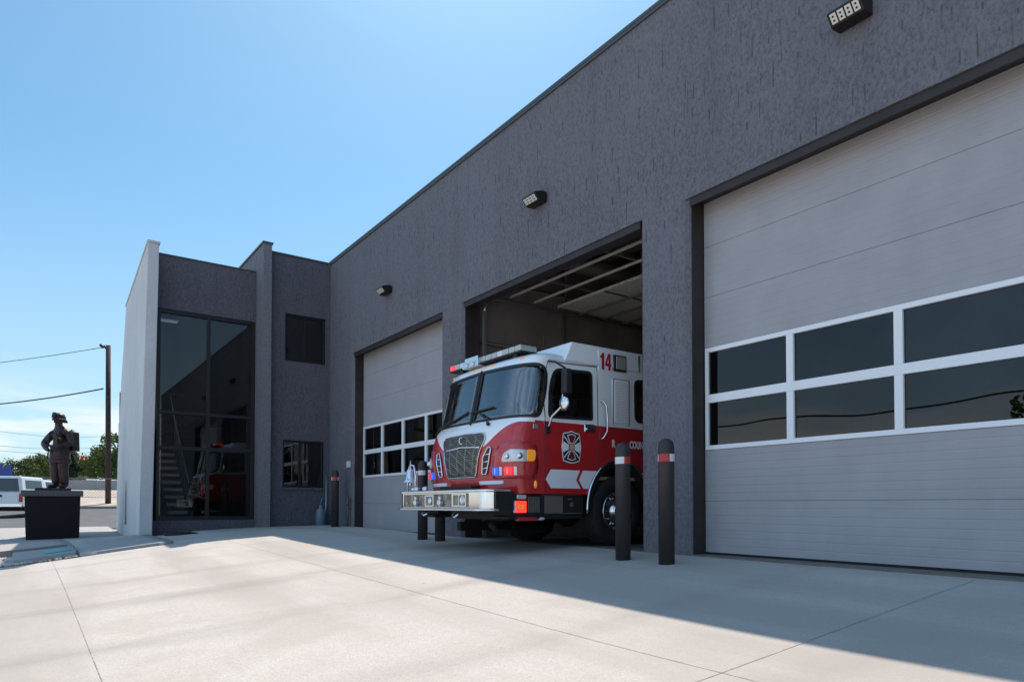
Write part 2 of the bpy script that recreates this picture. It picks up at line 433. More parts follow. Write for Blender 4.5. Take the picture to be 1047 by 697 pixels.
for ln in ([(-14.4, 3.2), (8, 3.2)], [(-14.4, .42), (8, .42)], [(-2.45, -8), (-2.45, 6.6)], [(-8.35, -8), (-8.35, 6.6)], [(3.5, -8), (3.5, 6.6)]):
    joint(ln, .006)

# threshold strip at the doors
th = MB(); th.box(-17.9, 9, YF-.02, YD+.1, -.1, .006); tag(th.build('door_threshold', mat_noisy('threshold', (.16, .14, .13), .85, 4, .2, .1)), kind='structure')

# asphalt street on the far left with kerb
road = sheet('road', lin(-45.8, -27, .5), [-60, -40, -25, -15] + lin(-10, 14, 1) + [20, 40, 80], -.012, M['asphalt']); tag(road, kind='structure')
kb = MB()
for y0, y1 in zip(lin(-60, 78, 3)[:-1], lin(-60, 78, 3)[1:]):
    kb.hexa([(-46.2, y0, .2), (-45.8, y0, .2), (-45.8, y1, .2), (-46.2, y1, .2), (-46.2, y0, .56), (-45.84, y0, .56), (-45.84, y1, .56), (-46.2, y1, .56)])
tag(kb.build('kerb', M['curb']), kind='structure')

# raised walkway left of the drive
walk = sheet('walkway', lin(-27, -14.45, .25), lin(.85, 2.35, .25), .05, M['walk'], thick=.2); tag(walk, kind='structure')
walk2 = sheet('walkway', lin(-27, -16.3, .25), lin(-5, .85, .325), .05, M['walk'], thick=.2); tag(walk2, kind='structure')
for ln in ([(-16.9, .85), (-16.9, 2.3)], [(-19.6, -4.5), (-19.6, 2.3)]):
    o = joint(ln, .03, 'walkway_joint'); o.location.z += .05
pad = sheet('entry_walk', lin(-17.9, -16.7, .2), lin(3.3, 6.6, .25), .03, M['walk'], thick=.1); tag(pad, kind='structure')
cu = MB()
cy = lin(-5, .72, .5)
for a, b in zip(cy[:-1], cy[1:]):
    za, zb = gnd(-16.3, a), gnd(-16.3, b)
    cu.hexa([(-16.3, a, za-.2), (-16.14, a, za-.2), (-16.14, b, zb-.2), (-16.3, b, zb-.2), (-16.3, a, za+.13), (-16.15, a, za+.13), (-16.15, b, zb+.13), (-16.3, b, zb+.13)])
tag(cu.build('curb', M['curb']), kind='structure')
# gravel bed
gb = MB(); rnd = random.Random(3)
gcol = mat_noisy('gravel_stone', (.34, .29, .25), .9, 3.5, .45, .2, 30, col2=(.62, .58, .54))
for k in range(3600):
    x = rnd.uniform(-16.1, -14.5); y = rnd.uniform(-3.2, .8)
    r = rnd.uniform(.018, .04)
    bmesh.ops.create_icosphere(gb.bm, subdivisions=1, radius=r, matrix=Matrix.Translation((x, y, gnd(x, y)+r*.3)) @ Matrix.Rotation(rnd.uniform(0, 6), 4, 'Z') @ Matrix.Diagonal((1, rnd.uniform(.6, 1), rnd.uniform(.5, .8), 1)))
tag(gb.build('gravel', gcol, fix=False), 'small pale mixed gravel filling the bed beside the curb', 'gravel', kind='stuff')
# flat stone marker with teal plate lying in the bed
sm = empty('ground_marker', (-15.25, .35, gnd(-15.25, .35)), 0, 'low flat stone slab with a teal plate set in the gravel before the pedestal', 'ground marker')
s = MB(); s.hexa([(-15.8,-.15,-.5),(-14.75,-.15,-.5),(-14.75,.8,-.45),(-15.8,.8,-.45),(-15.8,-.15,-.26),(-14.8,-.15,-.34),(-14.8,.8,-.22),(-15.8,.8,-.17)])
s.build('slab', M['walk'], sm, .02)
s = MB(); s.hexa([(-15.45,.32,-.235),(-15.0,.32,-.275),(-15.0,.72,-.225),(-15.45,.72,-.185),(-15.45,.32,-.215),(-15.0,.32,-.252),(-15.0,.72,-.2),(-15.45,.72,-.163)])
s.build('plate', M['teal'], sm)
# drain cover
dc = MB(); z0 = gnd(-17.3, 3.05)
dc.lathe((-17.3, 3.0, z0-.02), (0, 0, 1), [(0, .40), (.045, .40), (.045, .36), (.038, .35)], 28)
for k in range(-4, 5):
    w = math.sqrt(max(0, .33**2-(k*.07)**2)); dc.box(-17.3-w, -17.3+w, 3.0+k*.07-.015, 3.0+k*.07+.015, z0+.018, z0+.03)
tag(dc.build('drain_cover', M['drain']), 'round black iron drain cover set in the concrete before the tall glass', 'drain cover')

# ------------------------------------------------------------------ the fire station
ST = empty('fire_station', (-8, 9, 0), 0, 'charcoal stucco fire station with three tall overhead doors and a glazed stair tower', 'building')
OPEN = [(-16.33, -11.85), (-11.03, -6.45), (-5.62, -.86)]
ZT = 4.47
ch = .055
def pillar(x0, x1):
    return [(x0+ch, YF), (x1-ch, YF), (x1, YF+ch), (x1, 7.1), (x0, 7.1), (x0, YF+ch)]
f = MB()
f.prism([(XT+.002, YF), (-16.33-ch, YF), (-16.33, YF+ch), (-16.33, 7.1), (XT+.002, 7.1)], -.3, ZT)
f.prism(pillar(-11.85, -11.03), -.3, ZT); f.prism(pillar(-6.45, -5.62), -.3, ZT)
f.prism([(-.86+ch, YF), (9, YF), (9, 7.1), (-.86, 7.1), (-.86, YF+ch)], -.3, ZT)
f.box(XT+.002, 9, YF, 7.1, ZT, 7.2)
bmesh.ops.remove_doubles(f.bm, verts=f.bm.verts, dist=1e-5)
f.build('facade_wall', M['stucco'], ST)
c = MB(); c.box(XT-.02, 9, YF-.035, 7.14, 7.202, 7.25); c.box(XT-.02, 9, YF-.03, YF-.008, 7.155, 7.202); c.build('roof_coping', M['cap'], ST, .006)
# other outer walls and roof (not seen from the street side)
o = MB(); o.box(8.7, 9, 7.1, 21, -.3, 7.2); o.box(-18.2, 9, 21, 21.3, -.3, 7.2); o.box(-18.23, XT, 7.1, 21, -.3, 7.2); o.build('rear_wall', M['stucco'], ST)
o = MB(); o.box(-17.93, 8.7, 7.1, 21, 6.85, 7.0); o.build('roof', M['inceil'], ST)
# interior
o = MB(); o.box(-17.92, 8.7, YD+.1, 21, -.12, .004); o.build('bay_floor', M['bayfloor'], ST)
o = MB(); o.box(-17.9, -17.7, 7.12, 20.8, 0, 6.8); o.box(8.5, 8.69, 7.12, 20.8, 0, 6.8); o.box(-17.7, 8.5, 20.8, 20.98, 0, 6.8); o.box(-11.55, -11.4, 7.13, 20.7, 0, 6.8); o.box(-6.1, -5.95, 7.13, 20.7, 0, 6.8)
o.build('bay_wall', M['inwall'], ST)
o = MB()
for k in range(9): o.box(-17.7, 8.5, 8.5+k*1.4, 8.6+k*1.4, 5.75, 6.25)
for k in range(9):
    for q in range(26): o.box(-17.5+q, -17.45+q, 8.5+k*1.4, 8.6+k*1.4, 6.25, 6.8)
o.build('roof_joist', M['steeldark'], ST)

for z_, r_ in ((3.55, .045), (3.85, .03), (5.1, .05)):
    o = MB(); o.tube([(-11.33, 7.2, z_), (-11.33, 20.5, z_)], r_, 8); o.build('pipe', M['steeldark'], ST)
for y_ in (9.5, 12.5, 15.5):
    o = MB(); o.tube([(-11.34, y_, .4), (-11.34, y_, 6.5)], .03, 8); o.build('pipe', M['steeldark'], ST)
o = MB(); o.tube([(-10.6, 8.6, 5.6), (-10.6, 20, 5.6)], .18, 12); o.build('duct', M['steeldark'], ST)
# overhead doors -----------------------------------------------------------
def section_profile():
    """outline (dy,z) of one closed door: 7 sections with a joint and shallow ribs"""
    pts = []
    H = 4.5; sec = H/7
    for k in range(7):
        z0 = k*sec
        pts += [(.008, z0+.001), (0, z0+.005)]
        for q in range(1, 7):
            zz = z0 + sec*q/7
            pts += [(0, zz-.008), (.0022, zz-.002), (.0022, zz+.002), (0, zz+.008)]
        pts += [(0, z0+sec-.005), (.008, z0+sec-.001)]
    return pts
def overhead_door(x0, x1, label):
    d = empty('garage_door', ((x0+x1)/2, YD, 0)); d.parent = ST; d.location = Vector(((x0+x1)/2, YD, 0)) - ST.location
    d['label'] = label
    sec = 4.5/7
    pr = section_profile()
    zw0, zw1 = 2*sec, 4*sec
    lo = [p for p in pr if p[1] < zw0-.0005]; hi = [p for p in pr if p[1] > zw1+.0005]
    for part in (lo, hi):
        poly = [(YD+a, z+.03) for a, z in part]
        poly = poly + [(YD+.06, poly[-1][1]), (YD+.06, poly[0][1])]
        mb = MB(); mb.prism(poly, x0+.02, x1-.02, 'x'); mb.build('door_panel', M['door'], d)
    s = MB(); s.box(x0+.02, x1-.02, YD+.005, YD+.05, .004, .03); s.build('bottom_seal', M['seal'], d)
    # glazed band: white frame + panes
    fr = MB(); n = 4; zw0 += .03; zw1 += .03
    X0, X1 = x0+.03, x1-.03; zm = (zw0+zw1)/2
    st, ml, mr = .055, .085, .105
    fr.box(X0, X1, YD-.012, YD+.05, zw0, zw0+st); fr.box(X0, X1, YD-.012, YD+.05, zw1-st, zw1); fr.box(X0, X1, YD-.012, YD+.05, zm-mr/2, zm+mr/2)
    pw = (X1-X0)/n; cells = []
    for k in range(n+1):
        xc = X0+k*pw
        a, b = (xc, xc+.04) if k == 0 else ((xc-.04, xc) if k == n else (xc-ml/2, xc+ml/2))
        for za, zb in ((zw0+st, zm-mr/2), (zm+mr/2, zw1-st)): fr.box(a, b, YD-.012, YD+.05, za, zb)
    fr.build('window_frame', M['doorwhite'], d, .004)
    for k in range(n):
        a = X0+k*pw+(.04 if k == 0 else ml/2); b = X0+(k+1)*pw-(.04 if k == n-1 else ml/2)
        for za, zb in ((zw0+st, zm-mr/2), (zm+mr/2, zw1-st)):
            p = MB(); p.box(a-.005, b+.005, YD+.022, YD+.030, za-.005, zb+.005); p.build('pane', M['pane'], d)
    # dark jambs / head trim in the reveal
    t = MB()
    t.box(x0+.001, x0+.012, YF+ch+.004, YD+.10, .01, ZT-.001); t.box(x1-.012, x1-.001, YF+ch+.004, YD+.10, .01, ZT-.001)
    t.box(x0+.012, x1-.012, YF+.03, YD+.10, ZT-.013, ZT-.002)
    t.box(x0+.012, x1-.012, YF+.02, YF+.05, ZT-.10, ZT-.013)
    t.build('door_trim', M['trim'], d)
    return d
overhead_door(*OPEN[0], 'closed grey overhead door farthest left')
overhead_door(*OPEN[2], 'closed grey overhead door nearest right')
# open middle door: reveal trim, tracks and the sections lying overhead
d2 = empty('garage_door'); d2.parent = ST; d2.location = Vector((-8.74, YD, 0)) - ST.location; d2['label'] = 'open overhead door rolled up under the ceiling'
x0, x1 = OPEN[1]
t = MB()
t.box(x0+.001, x0+.012, YF+ch+.004, YD+.10, .01, ZT-.001); t.box(x1-.012, x1-.001, YF+ch+.004, YD+.10, .01, ZT-.001)
t.box(x0+.012, x1-.012, YF+.03, YD+.10, ZT-.013, ZT-.002); t.box(x0+.012, x1-.012, YF+.02, YF+.05, ZT-.10, ZT-.013)
t.build('door_trim', M['trim'], d2)
t = MB()
for xx in (x0+.10, x1-.10):
    t.box(xx-.03, xx+.03, YD+.12, YD+.18, .01, 4.35)
    pts = [(xx, YD+.15, 4.3), (xx, YD+.17, 4.45), (xx, YD+.27, 4.58), (xx, YD+.42, 4.63), (xx, 12.9, 4.68)]
    t.tube(pts, .032, 8)
t.build('track', M['steel'], d2)
t = MB()
for k in range(6):
    ya = 8.95+k*.645
    t.box(x0+.15, x1-.15, ya, ya+.635, 4.70+k*.006, 4.75+k*.006)
t.build('door_panel', M['insul'], d2)
mrail = mat('rail_highlight', (.70, .66, .58), .45, .2)  # pale colour stands in for the bright highlights on steel rails
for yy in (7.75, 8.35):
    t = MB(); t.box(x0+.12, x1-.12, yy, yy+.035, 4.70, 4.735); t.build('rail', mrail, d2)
for xx in (x0+1.2, x0+2.9):
    t = MB(); t.box(xx, xx+.04, 7.3, 8.94, 4.752, 4.79); t.build('rail_brace', M['steeldark'], d2)
t = MB()
for k in range(6):
    ya = 8.95+k*.645
    for q in (0, 1, 2, 3): t.box(x0+.15+q*1.38, x0+.19+q*1.38, ya+.01, ya+.62, 4.675+k*.006, 4.697+k*.006)
    t.box(x0+.14, x1-.14, ya+.60, ya+.64, 4.645+k*.006, 4.673+k*.006)
t.build('strut', M['steeldark'], d2)
t = MB(); t.cyl((x0+.1, YD+.3, 4.95), (x1-.1, YD+.3, 4.95), .05); t.cyl((x0+.3, YD+.3, 4.95), (x0+1.6, YD+.3, 4.95), .09); t.cyl((x1-1.6, YD+.3, 4.95), (x1-.3, YD+.3, 4.95), .09)
t.box(x0, x1, YD+.12, YD+.2, 4.55, 4.62)
t.build('torsion_spring', M['steeldark'], d2)
t = MB()
for xx in (x0+.1, -8.74, x1-.1):
    for yy in (9.2, 11.6): t.box(xx-.02, xx+.02, yy-.02, yy+.02, 4.76, 5.74)
for yy in (8.0, 9.9, 11.7): t.box(x0+.1, x1-.1, yy-.02, yy+.02, 4.82, 4.86)
t.build('hanger', M['steel'], d2)

# small two-window wall -------------------------------------------------------
WIN = [(5.52, 6.62, 4.41, 5.66), (5.48, 6.59, 1.09, 2.33)]
w = MB(); ya, yb = 5.0, YF+.2
x_a, x_b = XT-.25, XT
zs = [-.3, 1.09, 2.33, 4.41, 5.66, 7.17]
w.box(x_a, x_b, ya, 5.48, -.3, 7.17); w.box(x_a, x_b, 6.62, yb, -.3, 7.17)
w.box(x_a, x_b, 5.48, 6.62, -.3, 1.09); w.box(x_a, x_b, 5.48, 6.62, 2.33, 4.41); w.box(x_a, x_b, 5.48, 6.62, 5.66, 7.17)
w.box(x_a, x_b, 5.48, 5.52, 4.41, 5.66); w.box(x_a, x_b, 6.59, 6.62, 1.09, 2.33)
w.build('end_wall', M['stucco2'], ST)
c = MB(); c.box(x_a-.02, XT+.03, 5.12, YF-.04, 7.172, 7.215); c.build('roof_coping', M['cap'], ST, .005)
for i, (a, b, za, zb) in enumerate(WIN):
    wf = MB(); X = XT-.10
    wf.box(X-.05, X+.05, a+.002, a+.05, za+.002, zb-.002); wf.box(X-.05, X+.05, b-.05, b-.002, za+.002, zb-.002)
    wf.box(X-.05, X+.05, a+.05, b-.05, za+.002, za+.055); wf.box(X-.05, X+.05, a+.05, b-.05, zb-.05, zb-.002)
    mid = (a+b)/2 - (.08 if i else .0)
    wf.box(X-.045, X+.045, mid-.03, mid+.03, za+.055, zb-.05)
    win = wf.build('window', M['frame'], ST, .004)
    p = MB(); p.box(X-.006, X+.002, a+.045, mid-.02, za+.05, zb-.045); p.build('pane', M['wglass'], win)
    p = MB(); p.box(X-.006, X+.002, mid+.02, b-.045, za+.05, zb-.045); p.build('pane', M['wglass'], win)
    if i:
        sl = MB(); sl.box(XT+.001, XT+.045, a-.03, b+.03, za-.06, za-.002); sl.build('sill', M['stucco2'], win)
    # blind behind the upper window, dark room behind the lower
    bl = MB()
    if i == 0: bl.box(X-.16, X-.15, a, b, za, zb); bl.build('blind', mat('blind_fabric', (.20, .20, .185), .9), win)
rm = MB(); rm.box(-23.9, -23.7, 4.9, 20, 0, 7); rm.box(-23.7, -18.2, 12, 12.2, 0, 7); rm.box(-23.7, -18.2, 5.15, 12, 3.1, 3.3); rm.box(-23.7, -18.2, 5.15, 12, 6.9, 7.0); rm.box(-23.7,-18.2,5.15,12,-.2,.0)
rm.build('inner_wall', M['inwall'], ST)

# fin wall between tower and end wall
f = MB(); f.box(-24, -17.72, 4.905, 5.11, -.3, 7.30); f.build('fin_wall', M['fin'], ST)
c = MB(); c.box(-24, -17.69, 4.875, 5.14, 7.302, 7.35); c.build('roof_coping', M['cap'], ST, .005)
# white battered side wall of the tower
f = MB()
lv_ = [(-.3, 2.345, 2.60, 2.17, 2.455), (.9, 2.335, 2.61, 2.19, 2.468), (2.2, 2.355, 2.625, 2.215, 2.485), (4.4, 2.42, 2.655, 2.26, 2.51), (5.8, 2.485, 2.68, 2.29, 2.53), (6.8, 2.53, 2.70, 2.31, 2.54)]
rr_ = [[f.bm.verts.new(p) for p in ((-24.2, a, z), (-17.9, c_, z-(.05 if z < 0 else 0)), (-17.9, d, z-(.05 if z < 0 else 0)), (-24.2, b, z))] for z, a, b, c_, d in lv_]
for A_, B_ in zip(rr_[:-1], rr_[1:]):
    for k in range(4): f.bm.faces.new((A_[k], A_[(k+1) % 4], B_[(k+1) % 4], B_[k]))
f.bm.faces.new(rr_[0][::-1]); f.bm.faces.new(rr_[-1])
f.build('side_wall', M['whitewall'], ST, .012)
c = MB(); c.hexa([(-24.22, 2.505, 6.802), (-17.875, 2.285, 6.802), (-17.875, 2.565, 6.802), (-24.22, 2.725, 6.802), (-24.22, 2.505, 6.85), (-17.875, 2.285, 6.85), (-17.875, 2.565, 6.85), (-24.22, 2.725, 6.85)])
c.build('roof_coping', M['capw'], ST, .005)
f = MB(); f.tube([(-21.0, 2.24, .1), (-21.0, 2.23, 1.25), (-21.0, 2.20, 1.3)], .02); f.build('conduit', M['steel'], ST)
# tower front: head wall + curtain glazing
XG = -18.4
f = MB(); f.box(XG-.25, XG, 2.545, 4.90, 5.42, 6.72); f.box(XG-.25, XG, 2.47, 4.90, -.3, .25); f.build('tower_wall', M['stucco2'], ST)
c = MB(); c.box(XG-.3, XG+.02, 2.56, 4.89, 6.722, 6.76); c.build('roof_coping', M['cap'], ST, .005)
f = MB(); f.box(-24, XG-.255, 2.75, 4.9, 6.45, 6.47); f.build('added_skylight', mat_glass('added_skylight_glass', (.55, .58, .6)), ST)  # unseen glass roof, added to let daylight down onto the stair
cw = MB(); g0, g1, gb_, gt = 2.60, 4.90, .25, 5.42; X = XG-.10
midy = 3.77
for a, b in ((g0, g0+.07), (midy-.035, midy+.035), (g1-.075, g1-.002)): cw.box(X-.07, X+.07, a, b, gb_+.002, gt-.002)
for za, zb in ((gb_+.002, gb_+.09), (1.98, 2.07), (2.86, 2.94), (gt-.09, gt-.002)):
    cw.box(X-.065, X+.065, g0+.07, midy-.035, za, zb); cw.box(X-.065, X+.065, midy+.035, g1-.075, za, zb)
win = cw.build('window', M['frame'], ST, .004); win['label'] = 'tall bronze framed curtain window of the tower'
for a, b in ((g0+.06, midy-.03), (midy+.03, g1-.065)):
    for za, zb in ((gb_+.08, 1.99), (2.06, 2.87), (2.93, gt-.08)):
        p = MB(); p.box(X-.006, X+.006, a, b, za, zb); p.build('pane', M['tglass'], win)
# inside the tower: floor, back wall, stair
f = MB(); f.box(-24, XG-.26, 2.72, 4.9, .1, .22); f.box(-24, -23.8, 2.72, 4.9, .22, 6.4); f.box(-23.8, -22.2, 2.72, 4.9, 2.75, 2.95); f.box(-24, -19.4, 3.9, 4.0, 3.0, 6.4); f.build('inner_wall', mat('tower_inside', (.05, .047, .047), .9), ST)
s = MB()
for k in range(9): s.box(-19.5-k*.24, -19.5-k*.24+.28, 3.0, 3.45, .40+k*.2, .48+k*.2)
s.build('stair_tread', M['stair'], ST)
s = MB(); s.tube([(-19.3, 3.49, 1.2), (-21.6, 3.49, 3.2), (-22.2, 3.49, 3.9), (-22.2, 4.8, 3.9)], .022)
for k in range(9): s.cyl((-19.4-k*.25, 3.49, .45+k*.2), (-19.4-k*.25, 3.49, 1.3+k*.215), .012, seg=6)
s.build('stair_rail', M['steel'], ST)
# landing + rail of the outside stair behind the white wall
s = MB(); s.box(-25.6, -24.25, 2.50, 3.6, 2.80, 3.30); s.build('stair_landing', M['greywall'], ST)
s = MB()
for z in [3.42+k*.14 for k in range(7)]: s.tube([(-25.55, 2.53, z), (-24.3, 2.53, z)], .009, 6)
for x in (-25.55, -24.9, -24.3): s.cyl((x, 2.53, 3.30), (x, 2.53, 4.32), .018, seg=8)
s.build('stair_rail', M['wire'], ST)
# roof pipe
s = MB(); s.tube([(-20.3, 4.55, 6.72), (-20.3, 4.5, 6.98), (-20.1, 4.3, 7.03)], .022, 8); s.build('vent_pipe', M['steeldark'], ST)
# card reader box on the facade
s = MB(); s.box(-16.62, -16.44, YF-.05, YF-.001, 1.58, 1.74); s.build('switch_box', mat('box_white', (.68, .69, .70), .5), ST, .008)

# ------------------------------------------------------------------ wall lights
def wall_light(x, z, label, tilt):
    e = empty('wall_light', (x, YF, z), 0, label, 'wall light', 'flood lights on the facade')
    h = MB()   # wedge: back on the wall, sloping front with the lamp facing down-out
    w = .17
    prof = [(-.005, .09), (-.08, .10), (-.24, .05), (-.26, .02), (-.17, -.075), (-.14, -.085), (-.005, -.07)]
    h.prism([(YF+a, z+b) for a, b in prof], x-w, x+w, 'x')
    hs = h.build('housing', mat_l1, e, .012)
    nb = Vector((0, -.09, -.14)).normalized()      # along the lens face
    for k in range(4):
        g = MB(); xc = x-.1125+k*.075
        a = Vector((0, YF-.250, z+.010)); b = Vector((0, YF-.182, z-.062)); n = Vector((0, -.14, .09)).normalized()*-1
        n = Vector((0, -(b.z-a.z)*-1, 0))
        out = Vector((0, -.727, -.687))*.006
        p = [Vector((xc-.030, a.y, a.z))+out, Vector((xc+.030, a.y, a.z))+out, Vector((xc+.030, b.y, b.z))+out, Vector((xc-.030, b.y, b.z))+out]
        q = [v - out*1.6 for v in p]
        g.hexa([*q, *p]); g.build('lens', mat_l2, e, .004)
        d = MB()
        for u in (.3, .7):
            cpt = a.lerp(b, u); d.ball((xc, cpt.y-.006, cpt.z-.004), .011, seg=8, rings=5)
        d.build('led', M['black'], e)
    return e
mat_l1 = mat('bronze_housing', (.030, .024, .020), .4, .5)
mat_l2 = mat('led_lens', (.74, .72, .66), .2, coat=.5)
wall_light(-14.25, 5.50, 'bronze wedge flood light high on the facade above the far left door', 0)
wall_light(-8.62, 5.52, 'bronze wedge flood light high on the facade above the open bay', 0)
wall_light(-3.48, 5.50, 'bronze wedge flood light high on the facade above the near right door', 0)

# ------------------------------------------------------------------ bollards
def make_bollard(x, y, label, ph=0.0):
    z = gnd(x, y) if y < YF else .0
    e = empty('bollard', (x, y, z), 0, label, 'bollard', 'bollards by the bay doors')
    r = .092
    p = MB(); p.lathe((x, y, z-.02), (0, 0, 1), [(0, r), (1.33, r), (1.37, r*.985), (1.405, r*.90), (1.43, r*.74), (1.448, r*.5), (1.456, r*.2), (1.457, .001)], 28)
    p.build('post', M['bollard'], e)
    b = MB(); n = 28
    for i in range(n):
        mi = 0 if (i*4//n) % 2 == 0 else 1
        a0, a1 = 2*math.pi*i/n+ph, 2*math.pi*(i+1)/n+ph; rr = r+.003
        b.face([(x+rr*math.cos(a0), y+rr*math.sin(a0), z+1.17), (x+rr*math.cos(a1), y+rr*math.sin(a1), z+1.17), (x+rr*math.cos(a1), y+rr*math.sin(a1), z+1.255), (x+rr*math.cos(a0), y+rr*math.sin(a0), z+1.255)], mi)
    bmesh.ops.remove_doubles(b.bm, verts=b.bm.verts, dist=1e-5)
    b.build('band', [mat_br, mat_bw], e)
    return e
mat_br = mat('tape_red', (.50, .03, .035), .35); mat_bw = mat('tape_white', (.75, .75, .76), .35)
make_bollard(-5.34, 6.0, 'dark bollard standing before the grey pillar beside the right door', 1.15)
make_bollard(-6.02, 5.98, 'dark bollard standing in front of the truck front wheel', 2.55)
make_bollard(-10.5, 5.96, 'dark bollard behind the chrome bumper, the one nearer the truck middle')
make_bollard(-11.07, 5.92, 'dark bollard behind the bell end of the chrome bumper')
make_bollard(-16.62, 6.40, 'dark bollard by the lower window and the far left door', 1.9)

# (trees and wires over the street side, mirrored in the glass of the doors)
# cleaning things leaning by the small window
e = empty('garden_sprayer', (-17.7, 6.42, .06), 0, 'blue grey tank sprayer with a wand standing on the concrete under the window', 'sprayer')
s = MB(); s.lathe((-17.7, 6.42, .07), (0, 0, 1), [(0, .10), (.03, .13), (.30, .135), (.42, .11), (.48, .05), (.56, .045)], 20); s.build('tank', M['bluegrey'], e)
s = MB(); s.tube([(-17.7, 6.42, .62), (-17.7, 6.45, .80), (-17.7, 6.55, .80)], .018); s.build('handle', M['bluegrey'], e)
s = MB(); s.tube([(-17.62, 6.5, .1), (-17.66, 6.55, .7), (-17.8, 6.60, 1.45)], .012); s.build('wand', M['steel'], e)
e = empty('standpipe', (-16.2, 6.70, .1), 0, 'slim brown standpipe with coiled hose fixed beside the far left door', 'standpipe')
s = MB(); s.cyl((-16.42, 6.66, .02), (-16.42, 6.66, .85), .018); s.box(-16.46, -16.38, 6.69, 6.735, .5, .56); s.build('pipe', mat('copper_brown', (.20, .12, .07), .5, .6), e)
s = MB(); s.tube([(-16.42+.05*math.cos(a), 6.63, .72+.10*math.sin(a)) for a in [k*.4 for k in range(34)]], .014); s.build('hose', mat('hose_grey', (.13, .14, .13), .6), e)

# ------------------------------------------------------------------ the fire truck
CX, HW, DD, NN = -8.72, 1.23, .36, 3.5
TR = empty('fire_truck', (CX, 7.37, 0), 0, 'red and white fire engine numbered 14 nosing out of the open bay', 'fire truck')
_th = np.linspace(math.pi/2, 0, 400)
_tx = HW*np.cos(_th)**(2/NN); _ty = DD - DD*np.sin(_th)**(2/NN)
_s = np.r_[0, np.cumsum(np.hypot(np.diff(_tx), np.diff(_ty)))]
S_C = float(_s[-1])
_s = np.r_[_s, S_C+5]; _tx = np.r_[_tx, HW]; _ty = np.r_[_ty, DD+5]
_z = [.78, 1.0, 1.3, 1.6, 1.72, 1.78, 1.84, 2.60, 2.68, 2.74, 2.78, 2.80]
_yf = [5.37, 5.325, 5.31, 5.35, 5.39, 5.43, 5.49, 5.66, 5.695, 5.74, 5.81, 5.90]
_hw = [1.23, 1.23, 1.23, 1.23, 1.23, 1.23, 1.228, 1.212, 1.20, 1.175, 1.14, 1.09]
def yf(z): return float(np.interp(z, _z, _yf))
def hwf(z): return float(np.interp(z, _z, _hw))
def Fp(s, z):
    a = abs(s); x = float(np.interp(a, _s, _tx)); y = float(np.interp(a, _s, _ty))
    return Vector((CX + math.copysign(x*hwf(z)/HW, s), yf(z)+y, z))
def F(s, z, off=0):
    e = .012
    p = Fp(s, z)
    if off == 0: return p
    du = Fp(s+e, z)-Fp(s-e, z); dv = Fp(s, z+e)-Fp(s, z-e)
    n = du.cross(dv).normalized()
    if n.dot(p - Vector((CX, 7.0, z))) < 0: n = -n
    return p + n*off
def sy(y, z):
    return float(np.interp(y-yf(z), _ty, _s))
def Sd(y, z, off=0): return F(sy(y, z), z, off)
def SdL(y, z, off=0): return F(-sy(y, z), z, off)

def roundpoly(pts, r, n=6):
    out = []; N = len(pts)
    rr = r if isinstance(r, (list, tuple)) else [r]*N
    for i in range(N):
        p0, p, p1 = Vector(pts[i-1]), Vector(pts[i]), Vector(pts[(i+1) % N])
        a, b = (p0-p), (p1-p); q = min(rr[i], a.length*.48, b.length*.48)
        if q < 1e-4: out.append(tuple(p)); continue
        A, B = p+a.normalized()*q, p+b.normalized()*q
        for k in range(n+1):
            t = k/n; out.append(tuple(A*(1-t)**2 + p*2*t*(1-t) + B*t*t))
    return out
def dens(poly, d=.035):
    out = []
    for i in range(len(poly)):
        a, b = Vector(poly[i]), Vector(poly[(i+1) % len(poly)])
        n = max(1, int((b-a).length/d))
        out += [tuple(a+(b-a)*k/n) for k in range(n)]
    return out
def inset(poly, t):
    c = Vector((sum(p[0] for p in poly)/len(poly), sum(p[1] for p in poly)/len(poly)))
    N = len(poly); out = []
    for i in range(N):
        a, b = Vector(poly[i-1]), Vector(poly[(i+1) % N]); d = (b-a)
        nrm = Vector((-d.y, d.x)).normalized() if d.length > 1e-7 else Vector((0, 0))
        if nrm.dot(c-Vector(poly[i])) < 0: nrm = -nrm
        out.append(tuple(Vector(poly[i])+nrm*t))
    return out
def patch(poly, mp, off, back, name, m, parent, rings=5, smooth=True):
    poly = dens(poly); mb = MB(); N = len(poly)
    c = (sum(p[0] for p in poly)/N, sum(p[1] for p in poly)/N)
    R_ = [[mb.bm.verts.new(mp(*p, back)) for p in poly]]
    for k in range(rings):
        t = k/rings
        R_.append([mb.bm.verts.new(mp(p[0]*(1-t)+c[0]*t, p[1]*(1-t)+c[1]*t, off)) for p in poly])
    for a, b in zip(R_[:-1], R_[1:]):
        for i in range(N):
            f = mb.bm.faces.new((a[i], a[(i+1) % N], b[(i+1) % N], b[i])); f.smooth = smooth and a is not R_[0]
    ctr = mb.bm.verts.new(mp(*c, off)); L = R_[-1]
    for i in range(N): mb.bm.faces.new((L[i], L[(i+1) % N], ctr)).smooth = smooth
    return mb.build(name, m, parent)
def ringpatch(po, pi, mp, off, back, name, m, parent):
    mb = MB(); N = len(po)
    A = [mb.bm.verts.new(mp(*p, back)) for p in po]; B = [mb.bm.verts.new(mp(*p, off)) for p in po]
    C_ = [mb.bm.verts.new(mp(*p, off)) for p in pi]; D_ = [mb.bm.verts.new(mp(*p, back)) for p in pi]
    for a, b in ((A, B), (B, C_), (C_, D_)):
        for i in range(N): mb.bm.faces.new((a[i], a[(i+1) % N], b[(i+1) % N], b[i]))
    return mb.build(name, m, parent)
def inpoly(p, poly):
    x, y = p; ins = False; j = len(poly)-1
    for i in range(len(poly)):
        xi, yi = poly[i]; xj, yj = poly[j]
        if (yi > y) != (yj > y) and x < (xj-xi)*(y-yi)/(yj-yi)+xi: ins = not ins
        j = i
    return ins

